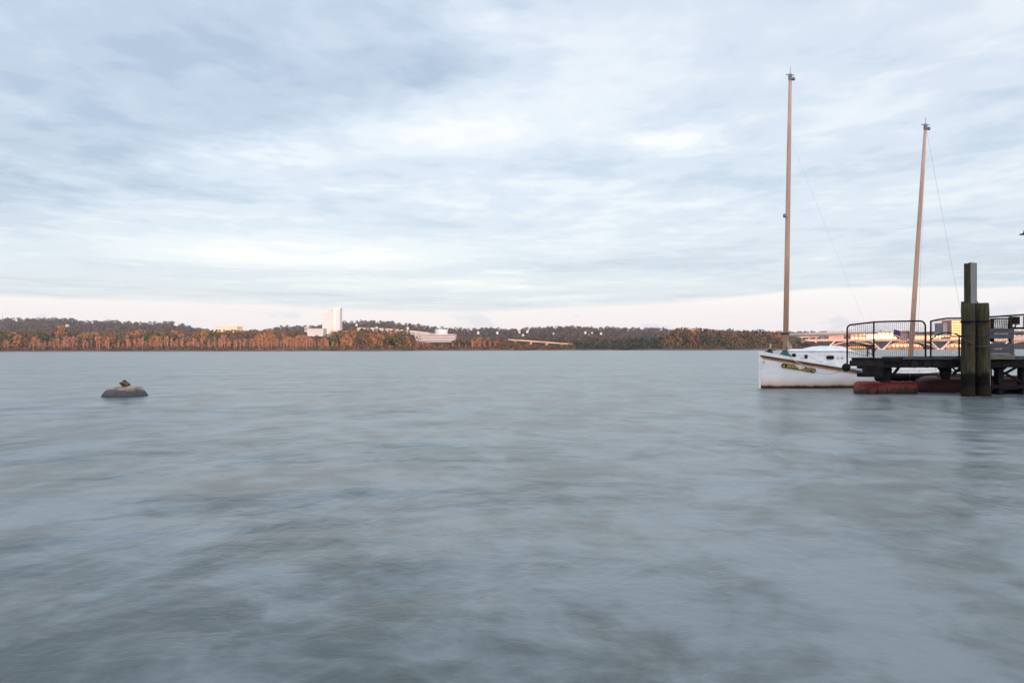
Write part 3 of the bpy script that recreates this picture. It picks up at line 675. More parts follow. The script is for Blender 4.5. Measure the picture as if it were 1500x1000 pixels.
# sloping bridge ramp among the trees
t = thing('bridge_ramp', P(790, 505, 1300), 'pink concrete ramp sloping down behind the far bank trees', 'bridge'); d = 1300
pr = [(742, 496.2), (775, 498.3), (810, 501.0), (842, 503.2)]
top = [(P(x, y, d).x, P(x, y, d).z) for x, y in pr]; bot = [(P(x, y+1.9, d).x, P(x, y+1.9, d).z) for x, y in reversed(pr)]
MB().prism(top+bot, d, d+14).build('deck', M['bridge'], t)
for x in (755, 778, 801, 823):
    y = interp(pr, x); a_ = P(x, y+2, d); MB().prism([(a_.x-3.2, a_.z), (a_.x+3.2, a_.z), (a_.x+1.4, a_.z-5), (a_.x+1.4, 0), (a_.x-1.4, 0), (a_.x-1.4, a_.z-5)], d+4, d+9).build('pier', M['bridge'], t)

# ------------------------------------------------------------------ the arched bridge on the right
d = 1080; Bz = lambda py: P(1300, py, d).z
t = thing('river_bridge', P(1350, 512, d), 'long concrete river bridge on V-shaped arched piers behind the fence', 'bridge')
xL, xR = P(1178, 0, d).x, P(1640, 0, d).x
MB().box((xL, d, Bz(499.6)), (xR, d+30, Bz(497.4))).build('deck', M['bridge'], t)
MB().box((xL, d-1.2, Bz(497.4)), (xR, d-.4, Bz(496.6))).build('parapet', M['concrete'], t)
for k, pc in enumerate((1208, 1291, 1377, 1463, 1549)):
    c = P(pc, 0, d).x; zt = Bz(499.7); zb = -1.0; half = 40.5
    for sgn in (-1, 1):
        pts = []; low = []
        for i in range(9):
            f = i/8; x = c+sgn*(3.0+(half-3)*f)
            zc = zb+3.5+(zt-zb-3.6)*(1-(1-f)**2.1)
            pts.append((x, zc)); low.append((x, zc-(3.4-2.2*f)))
        MB().prism(pts+low[::-1], d+3, d+27).build('arch_rib', M['bridge'], t)
        MB().prism([(c+sgn*1.2, zb+2), (c+sgn*3.6, zb+2), (c+sgn*17.0, zt), (c+sgn*14.0, zt)], d+1.5, d+2.9).build('pier_leg', M['concrete'], t)
    MB().box((c-6, d+1, -2), (c+6, d+28, zb+2.1)).build('pier_foot', M['concrete'], t)
def overpass(label, px0, px1, py, th, d):
    t = thing('overpass', P((px0+px1)/2, py, d), label, 'bridge')
    face_box(MB(), px0, px1, py, py+th, d, 16).build('deck', M['bridge'], t)
    for f in (.15, .5, .85):
        x = P(px0+(px1-px0)*f, 0, d).x; MB().box((x-1.5, d+3, -1), (x+1.5, d+10, P(px0, py+th, d).z)).build('pier', M['bridge'], t)
overpass('short sunlit overpass showing under the boom beside the foremast', 1171, 1200, 492.6, 1.6, 1240)
building('shore_building', 'pale pink stepped building above the boom, left of the fence', 1211, 1262, 485.2, 497, 1480, 30, M['pinkwall'], 3, 10, M['paleglass'], roof=M['pinkwall'])
building('shore_building', 'low orange block below the boom at the end of the bridge', 1214, 1236, 491.5, 497.5, 1380, 20, M['orange'], 1, 5, M['darkwin'], roof=M['pinkwall'])
building('shore_building', 'long orange building behind the fence with a blazing sunlit window strip', 1246, 1314, 486.5, 498, 1400, 30, M['orange'], 2, 12, M['goldglass'], roof=M['orange'])
MB().box((P(1268, 0, 1397).x, 1396.5, P(1268, 495.8, 1397).z), (P(1307, 0, 1397).x, 1397.2, P(1268, 490.0, 1397).z)).build('glass_strip', M['goldglass'], bpy.data.objects['shore_building.002'])
MB().box((P(1263, 0, 1397).x, 1396.5, P(1268, 487.9, 1397).z), (P(1275, 0, 1397).x, 1397.2, P(1268, 486.9, 1397).z)).build('glass_strip', M['goldglass'], bpy.data.objects['shore_building.002'])
building('shore_building', 'orange and pink low block right of the mainmast behind the fence', 1336, 1366, 491, 498, 1390, 24, M['orange'], 1, 7, M['goldglass'], roof=M['pinkwall'])
building('shore_building', 'dark low hall with lit windows between the fence posts', 1366, 1392, 490.5, 497.5, 1420, 24, M['greywall'], 1, 6, M['goldglass'])
building('office_block', 'grey office block behind the fence beside the golden one', 1381.5, 1393.5, 474.2, 492, 1500, 30, M['greywall'], 5, 5, M['darkwin'])
building('office_block', 'golden sunlit office block half hidden by the timber piles', 1394, 1454, 469.6, 492, 1490, 34, M['orange'], 6, 16, M['goldglass'], roof=M['orange'], gap=.18)
building('shore_building', 'low sunlit building seen under the arched bar of the fence', 1392, 1412, 493, 499, 1400, 20, M['orange'], 1, 5, M['goldglass'], roof=M['orange'])
building('shore_building', 'brick waterfront block seen through the slats right of the piles', 1440, 1560, 488, 500, 1450, 30, M['pinkwall'], 2, 18, M['darkwin'], roof=M['brick'])
for a_, b2, y_, w_ in ((1240, 1268, 504.5, 'left of the first bridge pier'), (1300, 1352, 502.5, 'between the first two bridge piers'), (1386, 1440, 503, 'right of the second bridge pier')):
    building('quayside_shed', f'low orange sunlit shed under the bridge {w_}', a_, b2, y_, 511.6, 1272, 18, M['orange'], 1, 9, M['goldglass'], roof=M['brick'])
# trees round these buildings and beneath the bridge
for i in range(46):
    x = rng.uniform(1212, 1560); lowrow = i % 2 == 0
    d = rng.uniform(1275, 1310) if lowrow else rng.uniform(1540, 1680)
    tp = rng.uniform(501, 506) if lowrow else rng.uniform(482.5, 487)
    k = rng.choice(['leaf_brown', 'leaf_dark', 'leaf_olive', 'leaf_rust'])
    lab = (f'{WORD[k]} tree', 'under the arched bridge' if lowrow else 'behind the sunlit buildings past the foremast')
    plant('broadleaf_tree', x, tp, d, rng.choice(CROWNS[k]), TR, lab, 'tree', None, 1.5 if lowrow else 1.0)
settle()

# ------------------------------------------------------------------ unseen town row on the near shore, added and raised to shade boat and dock
for i in range(9):
    w_ = rng.uniform(30, 37); x0 = -150+i*36; h = rng.uniform(25.5, 28.5); y0 = -85-rng.uniform(0, 4)
    t = thing('shading_warehouse', (x0+w_/2, y0, 1.4), f'unseen brick warehouse in the town row, added for shade, {["first","second","third","fourth","fifth","sixth","seventh","eighth","ninth"][i]} from the upstream end', 'building', 'unseen shading warehouses along the near shore')
    MB().box((x0, y0-26, 1.4), (x0+w_, y0, h-4)).build('wall', M['brick'], t)
    MB().prism([(x0-.4, h-4), (x0+w_+.4, h-4), (x0+w_/2, h+2.5)], y0-26.4, y0+.4).build('roof', M['roofgrey'], t)
    for r_ in range(3):
        for c_ in range(5):
            xx = x0+w_*(c_+.5)/5; MB().box((xx-1, y0-.1, 3.6+r_*4.6), (xx+1, y0+.12, 6+r_*4.6)).build('window', M['darkwin'], t)

# ------------------------------------------------------------------ sailing boat
BO = Vector((12.49, 34.4, 0)); YAW = R(15.0)
ax = Vector((math.cos(YAW), math.sin(YAW), 0)); nx = Vector((math.sin(YAW), -math.cos(YAW), 0))
def Bp(x, y, z): return BO+ax*x+nx*y+Vector((0, 0, z))
LEN = 11.4
BEAM = [(0, .03), (.35, .19), (1, .46), (1.8, .78), (2.8, 1.06), (4.7, 1.34), (6.5, 1.42), (8.5, 1.34), (10.2, 1.12), (11.4, .86)]
SHEER = [(0, 1.66), (.5, 1.57), (1, 1.48), (1.8, 1.345), (2.8, 1.175), (3.8, 1.02), (4.7, .89), (6, .77), (7.5, .70), (9, .69), (11.4, .78)]
boat = thing('sailing_boat', BO, 'white two-masted sailing boat with tan masts moored behind the gangway', 'boat')
sts = [0, .12, .35, .7, 1, 1.4, 1.8, 2.3, 2.8, 3.4, 4, 4.7, 5.6, 6.5, 7.5, 8.5, 9.4, 10.2, 10.8, 11.4]
hv, hf = [], []
def section(x):
    b = interp(BEAM, x); s = interp(SHEER, x); k = min(1.0, x/2.2)
    return [(0, -.55), (b*(.25+.35*k), -.42), (b*(.62+.22*k), -.12), (b*(.72+.19*k), .12), (b*(.82+.13*k), s*.45), (b*(.92+.06*k), s*.78), (b, s)]
for x in sts:
    se = section(x)
    for y, z in se: hv.append(Bp(x, y, z))
    for y, z in se[:0:-1]: hv.append(Bp(x, -y, z))
nn = 13
for i in range(len(sts)-1):
    for k in range(nn):
        if k == 6: continue
        hf.append((i*nn+k, i*nn+(k+1) % nn, (i+1)*nn+(k+1) % nn, (i+1)*nn+k))
hf += [tuple(range(nn)), tuple((len(sts)-1)*nn+k for k in range(nn))]
MB().add(hv, hf).build('hull', M['hull'], boat, True)
# deck
dv, df = [], []
for x in sts:
    b = interp(BEAM, x)*.985; s = interp(SHEER, x)-.02
    for f, cz in ((-1, 0), (-.5, .05), (0, .07), (.5, .05), (1, 0)): dv.append(Bp(x, b*f, s+cz))
for i in range(len(sts)-1):
    for k in range(4): df.append((i*5+k, i*5+k+1, (i+1)*5+k+1, (i+1)*5+k))
MB().add(dv, df).build('deck', M['white'], boat)
def sweep(name, prof, m, off=0.0, x0=0.0, x1=LEN, both=True, hz=None):
    """strip along the sheer: prof is a closed (outward, up) outline"""
    for sgn in ((1, -1) if both else (1,)):
        xs = [x0+(x1-x0)*i/40 for i in range(41)]; vs_ = []; n = len(prof)
        for x in xs:
            b = interp(BEAM, x); s = interp(SHEER, x)
            sc = hz(x) if hz else 1.0
            for o_, u_ in prof: vs_.append(Bp(x, sgn*(b+o_), s+off+u_*sc))
        fs = [tuple(range(n)), tuple(40*n+k for k in range(n))]
        for i in range(40):
            for k in range(n): fs.append((i*n+k, i*n+(k+1) % n, (i+1)*n+(k+1) % n, (i+1)*n+k))
        MB().add(vs_, fs).build(name, m, boat)
sweep('bulwark', [(-.05, 0), (.012, 0), (.004, .17), (-.05, .17)], M['white'], .0, 0, LEN, True, lambda x: max(.55, 1.25-x*.2))
sweep('rub_rail', [(.0, -.055), (.055, -.045), (.055, .03), (.0, .035)], M['brown'], -.02)
sweep('gold_stripe', [(-.004, -.085), (.016, -.085), (.016, .0), (-.004, .0)], M['varnish'], -.075, .1, 5.4)
# stem post
MB().bar(Bp(-.02, 0, -.4), Bp(-.02, 0, 1.86), .10, .08).build('stem_post', M['white'], boat)
MB().lathe([(.05, -.04), (.05, .04)], 10, Bp(.12, .16, 1.34)).build('bow_eye', M['steel'], boat)
# cabin trunk
ca_, cb_ = 1.55, 5.55; cz = 1.93
cw = [(1.55, .30), (2.2, .52), (3.2, .72), (4.4, .86), (5.55, .9)]
vs_, fs = [], []; xs = [1.55, 1.9, 2.4, 3.0, 3.6, 4.2, 4.8, 5.2, 5.55]
for x in xs:
    w_ = interp(cw, x); s = interp(SHEER, x)-.03; zt = 1.915-(max(0, x-4.6)*.24)
    pr = [(w_+.03, s), (w_, zt-.05), (w_*.93, zt), (w_*.5, zt+.045), (0, zt+.06)]
    for y, z in pr: vs_.append(Bp(x, y, z))
    for y, z in pr[-2::-1]: vs_.append(Bp(x, -y, z))
for i in range(len(xs)-1):
    for k in range(8): fs.append((i*9+k, i*9+k+1, (i+1)*9+k+1, (i+1)*9+k))
fs += [tuple(range(9)), tuple((len(xs)-1)*9+k for k in range(9))]
cab = MB().add(vs_, fs).build('cabin_trunk', M['white'], boat)
vs_ = []
for x in xs:
    w_ = interp(cw, x); zt = 1.915-(max(0, x-4.6)*.24)
    for y, z in ((w_+.02, zt-.075), (w_+.02, zt-.045)): vs_.append(Bp(x, y, z))
    for y, z in ((w_-.03, zt-.045), (w_-.03, zt-.075)): vs_.append(Bp(x, y, z))
MB().add(vs_, [(i*4+k, i*4+(k+1) % 4, (i+1)*4+(k+1) % 4, (i+1)*4+k) for i in range(len(xs)-1) for k in range(4)]).build('grab_rail', M['steel'], cab)
# hatch hood
hh = MB(); vs_ = []; fs = []
hs = [(2.75, 0.01), (2.95, .085), (3.3, .14), (3.9, .165), (4.6, .165), (5.0, .13), (5.4, .03)]
for x, z in hs:
    w_ = .55 if x < 3 else .62
    zb = 1.93-(max(0, x-4.6)*.24)
    for y, zz in ((w_, zb-.02), (w_*.92, zb+z*.8), (w_*.4, zb+z+.03), (-w_*.4, zb+z+.03), (-w_*.92, zb+z*.8), (-w_, zb-.02)): vs_.append(Bp(x, y, zz))
for i in range(len(hs)-1):
    for k in range(5): fs.append((i*6+k, i*6+k+1, (i+1)*6+k+1, (i+1)*6+k))
fs += [tuple(range(6)), tuple((len(hs)-1)*6+k for k in range(6))]
hh.add(vs_, fs).build('hatch_hood', M['white'], boat)
# ports on the near cabin side
def side_x(px):
    """station on the cabin side seen at pixel column px"""
    best = min((abs(750+F*Bp(x, interp(cw, x)+.02, 1.5).x/Bp(x, interp(cw, x)+.02, 1.5).y-px), x) for x in [1.55+.01*i for i in range(400)])
    return best[1]
def port(px, py, w_, h_, rnd):
    x = side_x(px); y = interp(cw, x)+.012; c = Bp(x, y, 0); z = P(px, py, c.y).z
    x2 = x+.2; e = (Bp(x2, interp(cw, x2)+.012, 0)-c).normalized(); up = Vector((0, 0, 1)); no = e.cross(up)
    if no.dot(nx) < 0: no = -no
    pts = []
    for cx_, cy_, a0 in ((w_/2-rnd, h_/2-rnd, 0), (-(w_/2-rnd), h_/2-rnd, 90), (-(w_/2-rnd), -(h_/2-rnd), 180), (w_/2-rnd, -(h_/2-rnd), 270)):
        for k in range(5): a = R(a0+22.5*k); pts.append((cx_+rnd*math.cos(a), cy_+rnd*math.sin(a)))
    c.z = z; n = len(pts)
    vs_ = [c+e*a+up*b+no*.016 for a, b in pts]+[c+e*a+up*b-no*.03 for a, b in pts]
    pt = MB().add(vs_, [tuple(range(n)), tuple(range(2*n-1, n-1, -1))]+[(i, i+n, (i+1) % n+n, (i+1) % n) for i in range(n)]).build('porthole', M['glassdark'], boat)
    ring = [c+e*a*1.06+up*b*1.06+no*.014 for a, b in pts]; ring.append(ring[0])
    MB().tube(ring, .012, 5, False).build('rim', M['steel'], pt)
    return c, e, no
port(1163, 520.2, .19, .17, .05); port(1180.5, 522.2, .16, .18, .03); c0, e0, n0 = port(1216, 523.6, .42, .19, .09)
def text_mesh(name, s, size, m, parent, origin, right, normal, extrude=.008, font_scale=(1, 1)):
    cu = bpy.data.curves.new(name, 'FONT'); cu.body = s; cu.size = size; cu.extrude = extrude; cu.align_x = 'CENTER'; cu.align_y = 'CENTER'
    cu.offset = size*.02
    o_ = bpy.data.objects.new('tmp', cu); col.objects.link(o_); bpy.context.view_layer.update()
    me_ = bpy.data.meshes.new_from_object(o_); bpy.data.objects.remove(o_)
    up = normal.cross(right).normalized()
    mt = Matrix((( *right, 0), (*up, 0), (*normal, 0), (0, 0, 0, 1))).transposed(); mt.translation = origin
    me_.transform(Matrix.Diagonal((font_scale[0], font_scale[1], 1, 1))); me_.transform(mt)
    me_.materials.clear(); me_.materials.append(m)
    return link(name, me_, parent)
greypaint = mat('grey_lettering', (0.22, 0.22, 0.25), (0.3, 0.3, 0.33), 8, .6)
for s_, px in (('C', 1227.4), ('N', 1233.6)):
    x = side_x(px); c = Bp(x, interp(cw, x)+.016, 0); c.z = P(px, 524.6, c.y).z
    text_mesh('letter', s_, .16, greypaint, boat, c, e0, n0)
# name board on the bow
def hull_side(px, py):
    """near hull surface seen at pixel"""
    best = None
    for i in range(500):
        x = .1+i*.01; se = section(x); z0_ = P(px, py, BO.y).z
        ys = np.interp(z0_, [q[1] for q in se], [q[0] for q in se]); p = Bp(x, float(ys), z0_)
        e_ = abs(750+F*p.x/p.y-px)
        if best is None or e_ < best[0]: best = (e_, x, float(ys), z0_)
    return Bp(best[1], best[2], best[3])
A, B = hull_side(1145.0, 534.6), hull_side(1194.0, 542.6)
rt = (B-A).normalized(); no = rt.cross(Vector((0, 0, 1))).normalized()
if no.y > 0: no = -no
upb = no.cross(rt).normalized(); ln = (B-A).length; cc = (A+B)/2+no*.035
if upb.z < 0: upb = -upb
hb = .115
ends = [(-ln/2-.03, 0), (-ln/2, hb*.75), (-ln/2+.05, hb*.95), (-ln/2+.16, hb), (ln/2-.16, hb), (ln/2-.05, hb*.95), (ln/2, hb*.75), (ln/2+.03, 0), (ln/2, -hb*.75), (ln/2-.05, -hb*.95), (ln/2-.16, -hb), (-ln/2+.16, -hb), (-ln/2+.05, -hb*.95), (-ln/2, -hb*.75)]
def plate(pts, t0, t1): n = len(pts); return MB().add([cc+rt*a+upb*b+no*t0 for a, b in pts]+[cc+rt*a+upb*b+no*t1 for a, b in pts], [tuple(range(n)), tuple(range(2*n-1, n-1, -1))]+[(i, i+n, (i+1) % n+n, (i+1) % n) for i in range(n)])
nb = plate(ends, -.05, .0).build('name_board', M['signblack'], boat)
ring = [cc+rt*a+upb*b+no*.004 for a, b in ends]; ring.append(ring[0]); MB().tube(ring, .009, 5, False).build('gilt_edge', M['gold'], nb)
text_mesh('lettering', 'MONTE BELLO', .185, M['gold'], nb, cc+no*.004, rt, no, .004, (.93, 1.0))
for sg in (-1, 1):
    q = [cc+rt*(sg*(ln/2-.10)+.055*f*math.cos(a))+upb*(.055*f*math.sin(a))+no*.006 for f, a in [(1-.75*i/14, sg*(2.4-i*.55)) for i in range(15)]]
    MB().tube(q, .011, 5).build('scroll', M['gold'], nb)
# masts
mA, mB_ = P(1150.6, 519, 34.85), P(1157.6, 110, 34.85)
fm = MB().tube([mA, mA.lerp(mB_, .35), mA.lerp(mB_, .75), mB_], [.135, .125, .10, .075], 14).build('foremast', M['spar'], boat, True)
nA, nB = P(1332.6, 543, 36.8), P(1355.8, 183, 36.8)
mmast = MB().tube([nA, nA.lerp(nB, .35), nA.lerp(nB, .75), nB], [.13, .12, .095, .07], 14).build('mainmast', M['spar'], boat, True)
for root_, a, b, hgt in ((fm, mA, mB_, 1), (mmast, nA, nB, 1)):
    tpt = b; MB().lathe([(.09, -.28), (.10, -.18), (.10, -.02), (.06, .06)], 12, tpt).build('masthead_cap', M['fitting'], root_)
    MB().tube([tpt+Vector((-.22, 0, .02)), tpt+Vector((.20, 0, -.01))], .022, 6).build('crane_arm', M['fitting'], root_)
    MB().tube([tpt+Vector((0, 0, .0)), tpt+Vector((.01, 0, .42))], .012, 5).build('aerial', M['fitting'], root_)
    MB().lathe([(.03, -.09), (.075, -.05), (.075, .05), (.03, .09)], 10, tpt+Vector((.15, -.05, -.22))).build('block', M['fitting'], root_)
MB().lathe([(.04, -.10), (.08, -.06), (.08, .06), (.04, .10)], 10, P(1151.0, 316, 34.7)+Vector((-.06, 0, 0))).build('block', M['fitting'], fm)
MB().lathe([(.16, 0), (.165, .06), (.155, .10)], 14, P(1150.9, 490, 34.85)).build('gooseneck_band', M['iron'], fm)
# boom with its furl
bA = P(1155.5, 490.3, 34.9); bB = Bp(7.1, 0, 0); bB.z = P(1285, 487.2, bB.y).z
bm_ = MB().tube([bA, bA.lerp(bB, .5), bB], [.08, .10, .075], 10).build('boom', M['boom'], boat, True)
rp = []
for i in range(80): f = i/79; p = bA.lerp(bB, .03+.92*f); rp.append(p+Vector((0, -.09*math.cos(i*1.25), .09*math.sin(i*1.25))))
MB().tube(rp, .008, 4).build('lashing', M['rope'], bm_)
# teal cover and coils at the mast foot
zz_ = interp(SHEER, 1.5)
MB().lathe([(.17, -.35), (.30, -.25), (.27, -.12), (.17, .0), (.145, .06)], 14, P(1150.7, 515, 34.85)).build('mast_boot', M['teal'], fm)
MB().tube([P(1147.5, 518, 34.6), P(1151, 519.3, 34.5), P(1156, 521.2, 34.4), P(1160, 522.3, 34.35)], [.06, .09, .09, .04], 8).build('sail_cover', M['teal'], boat)
for k in range(4):
    MB().tube([P(1155.5+k*.9, 505+k*2.2, 34.7)+Vector((.07*math.cos(a), .03*math.sin(a), .18*math.sin(a))) for a in [i*.6 for i in range(11)]], .02, 5).build('halyard_coil', M['rope'], fm)
# windlass on the foredeck
w0 = P(1126.5, 515.5, 34.55); wl = MB().box(w0+Vector((-.18, -.14, -.22)), w0+Vector((.16, .14, .03))).build('windlass', M['green'], boat, bevel=.02)
MB().tube([w0+Vector((.02, -.2, .10)), w0+Vector((.02, .2, .10))], [.075, .075], 10).build('drum', M['iron'], wl)
MB().tube([w0+Vector((.06, 0, .02)), w0+Vector((.07, 0, .30)), w0+Vector((.09, 0, .42))], [.05, .045, .06], 8).build('post', M['canvas'], wl)
MB().tube([w0+Vector((-.2, -.05, .05)), w0+Vector((.3, -.05, .10))], .025, 6).build('handle', M['iron'], wl)
MB().tube([Bp(.35, .08, 1.66), Bp(.35, .08, 1.95), Bp(.55, -.05, 2.02)], .018, 6).build('fairlead', M['steel'], boat)
for x in (1.0, 1.9, 2.9):
    p = Bp(x, interp(BEAM, x)-.09, interp(SHEER, x)+.20); MB().tube([p+ax*-.09, p+ax*.09], [.018, .018], 6).build('cleat', M['steel'], boat)
# rigging
def stay(a, b, r_=.007, parent=boat, name='stay', m='wire'): MB().tube([a, b], r_, 4).build(name, M[m], parent)
stay(nB+Vector((.05, 0, -.3)), P(1410.5, 474, 36.9), .0055); stay(nB+Vector((.03, 0, -.3)), P(1343, 535, 36.0), .005)
stay(mA.lerp(mB_, .78), Bp(6.4, 1.2, .95), .0025); stay(mA.lerp(mB_, .98)+Vector((.08, 0, 0)), P(1155, 470, 34.6), .005, boat, 'halyard', 'rope')
MB().tube([P(1164, 520.5, 34.2), P(1183, 520.8, 34.1), P(1193, 525.5, 33.95), P(1204, 530.8, 33.9)], .008, 5).build('jib_sheet', M['wire'], boat)
# cockpit, wheel, tan awning roll, teal tarp and rail aft
vs_ = []; fs = []
for x in (5.6, 6.6, 7.8, 8.9, 9.8):
    w_ = .98 if x < 9 else .85; s = interp(SHEER, x)
    for y, z in ((w_, s), (w_, s+.30), (w_-.05, s+.30), (w_-.05, s)): vs_.append(Bp(x, y, z))
for i in range(4):
    for k in range(4): fs.append((i*4+k, i*4+(k+1) % 4, (i+1)*4+(k+1) % 4, (i+1)*4+k))
MB().add(vs_, fs).build('coaming', M['white'], boat)
MB().add([(2*BO+ax*2*x+Vector((0, 0, 0)))-BO-ax*x-nx*y*1+Vector((0, 0, z)) for x, y, z in ((0, 0, 0),)], []).v
MB().tube([Bp(7.4, .7, 1.10), Bp(8.0, .72, 1.20), Bp(8.8, .7, 1.08), Bp(9.8, .62, .98)], [.05, .11, .10, .04], 8).build('awning_roll', M['canvas'], boat, True)
MB().tube([Bp(6.3, .85, 1.06), Bp(6.9, .85, 1.22), Bp(7.5, .8, 1.10)], [.05, .11, .05], 8).build('tarpaulin', M['teal'], boat, True)
w1 = P(1275, 513, 35.4)
wh = MB().tube([w1+Vector((-.15, 0, -.32)), w1+Vector((-.14, 0, .05)), w1+Vector((0, 0, .16)), w1+Vector((.13, 0, .05)), w1+Vector((.13, 0, -.32))], .045, 8).build('steering_pedestal', M['iron'], boat)
MB().tube([w1+Vector((.2*math.cos(a), -.08, .2*math.sin(a)+.02)) for a in [i*math.pi/8 for i in range(17)]], .018, 6).build('wheel', M['iron'], wh)
tag_x = [6.2, 7.4, 8.6, 9.8, 11]
for x in tag_x: p = Bp(x, interp(BEAM, x)-.06, interp(SHEER, x)); MB().tube([p, p+Vector((0, 0, .16))], .02, 6).build('rail_stanchion', M['steel'], boat)
MB().tube([Bp(x, interp(BEAM, x)-.06, interp(SHEER, x)+.16) for x in tag_x], .024, 6).build('aft_rail', M['boom'], boat)
MB().box(Bp(9.9, .1, .5), Bp(10.9, .7, 1.02)).build('stern_locker', M['white'], boat)
# flag beside the mainmast
fl = thing('flag', P(1329, 492, 36.5), 'small striped red, white and blue flag hanging left of the mainmast behind the fence', 'flag')
f0 = P(1329.5, 486, 36.5)
MB().tube([P(1329.8, 498, 36.5), P(1329.6, 483.5, 36.5)], .012, 6).build('staff', M['wire'], fl)
def fx(s, t): return f0+Vector((-.72*s, .06*math.sin(s*7), -.02-.40*t-.05*math.sin(s*5)+.10*s))
for k in range(7):
    vs_ = [fx(i/10, (k+j)/7)+Vector((0, e, 0)) for e in (0, .006) for i in range(11) for j in (0, 1)]
    MB().add(vs_, [(2*i, 2*i+1, 2*i+3, 2*i+2) for i in range(10)]+[(22+2*i, 22+2*i+2, 22+2*i+3, 22+2*i+1) for i in range(10)]).build('stripe', M['flagred'] if k % 2 == 0 else M['flagwhite'], fl)
vs_ = [fx(.55+.45*i/5, .57*j)+Vector((0, e, 0)) for e in (-.008, .014) for i in range(6) for j in (0, 1)]
MB().add(vs_, [(2*i, 2*i+1, 2*i+3, 2*i+2) for i in range(5)]+[(12+2*i, 12+2*i+2, 12+2*i+3, 12+2*i+1) for i in range(5)]).build('canton', M['flagblue'], fl)

# ------------------------------------------------------------------ dock: walkway, supports, rails
DK = 29.1
def Q(px, py, d=DK): return P(px, py, d)
dock = thing('dock_walkway', Q(1400, 560), 'dark raised dock walkway with netted railings at the boat side', 'dock')
zd = Q(1400, 522).z
xa, xb, xe = Q(1246, 0).x, Q(1290, 0).x, Q(1640, 0).x
W = 1.7
pl = [(xb, DK-.03), (xe, DK-.03), (xe, DK+W), (xb+W*.62, DK+W)]
MB().add([(x, y, zd-.13) for x, y in pl]+[(x, y, zd) for x, y in pl], [(3, 2, 1, 0), (4, 5, 6, 7)]+[(i, (i+1) % 4, (i+1) % 4+4, i+4) for i in range(4)]).build('deck', M['deckgrey'], dock, bevel=.01)
MB().box((xb+.15, DK+.03, zd-.42), (xe, DK+.13, zd-.132)).build('side_beam', M['hull_dark'], dock)
MB().box((xb+1.4, DK+W-.13, zd-.42), (xe, DK+W-.03, zd-.134)).build('side_beam', M['hull_dark'], dock)
MB().box((xb-.6, DK-.01, zd-.47), (xe, DK+.12, zd-.36)).build('beam_flange', M['hull_dark'], dock)
# lower landing at the left end
zl = Q(1260, 528).z
MB().box((xa+.02, DK-.02, zl-.24), (xb+.1, DK+.22, zl)).build('landing', M['rail'], dock, bevel=.015)
MB().box((xa+.1, DK+.02, zl+.003), (xb-.3, DK+.2, zl+.13)).build('landing_step', M['hull_dark'], dock, bevel=.01)
MB().box((xb-.32, DK-.04, zl-.05), (xb+.9, DK+.05, zd-.05)).build('hinge_plate', M['hull_dark'], dock)
for x, r_ in ((1239.5, .17),):
    c = Q(x, 538, DK-.02); MB().lathe([(.05, -r_), (r_*.7, -r_*.75), (r_, -r_*.2), (r_, r_*.25), (r_*.7, r_*.75), (.05, r_)], 16, c).build('corner_fender', M['hull_dark'], dock, True)
for x in (1339, 1357.5, 1371):
    c = Q(x, 533.6); mb = MB(); n = 14
    ring = [(c.x+.15*math.cos(2*math.pi*k/n), c.z+.15*math.sin(2*math.pi*k/n)) for k in range(n)]
    mb.prism(ring, DK-.05, DK+.02).build('roller', M['rail'], dock)
# pipe and plate below the landing
MB().tube([Q(1243, 539.3), Q(1262, 542.2)], .055, 8).build('pipe', M['steel'], dock)
MB().box(Q(1261, 546.5), Q(1263.6, 539)+Vector((0, .5, 0))).build('pipe_plate', M['board'], dock)
# under-frame as one black box, the landing's shade put into its shape
MB().box(Q(1263.8, 552), Q(1294, 536)+Vector((0, .5, 0))).build('shaded_under_frame', M['hull_dark'], dock)
def post(px0, px1, py0, py1, nar=0.0, dd=0.0):
    a, b = Q(px0, py1, DK+dd), Q(px1, py0, DK+dd); k = (b.x-a.x)*nar/2
    MB().prism([(a.x, b.z), (b.x, b.z), (b.x, a.z+(b.z-a.z)*.55), (b.x-k, a.z), (a.x+k, a.z), (a.x, a.z+(b.z-a.z)*.55)], DK+dd, DK+dd+.3).build('support_post', M['hull_dark'], dock)
post(1292, 1306.5, 534, 560, .3, .3); post(1382, 1394, 534, 556, .5, .3)
def brace(a, b, w_=.075, dd=.35): MB().bar(Q(a[0], a[1], DK+dd), Q(b[0], b[1], DK+dd), w_, w_).build('brace', M['hull_dark'], dock)
brace((1318, 536), (1308, 549), .09); brace((1370, 533), (1386, 550), .09); brace((1396, 549), (1407, 538), .08); brace((1392, 534), (1400, 543), .06); brace((1400, 543), (1410, 541.5), .12)
brace((1290, 553), (1306, 545), .06)
# trestle right of the piles
post(1463, 1470, 530, 581, 0, .2); post(1497.5, 1504, 530, 581, 0, .2); post(1448, 1453, 530, 579, 0, .5); post(1540, 1547, 530, 581, 0, .2)
brace((1469, 545), (1500, 561.5), .085, .25); brace((1469, 548.5), (1500, 531.5), .085, .32); brace((1469, 541), (1481, 531), .08, .3); brace((1453, 556), (1466, 540), .07, .45); brace((1452, 537), (1463, 548), .06, .45); brace((1504, 545), (1540, 561), .085, .25)
MB().box(Q(1450, 569, DK+.15), Q(1640, 563.5, DK+.15)+Vector((0, .25, 0))).build('lower_beam', M['hull_dark'], dock)
MB().box(Q(1448, 577, DK+.6), Q(1640, 570, DK+.6)+Vector((0, .8, 0))).build('float_beam', M['hull_dark'], dock)

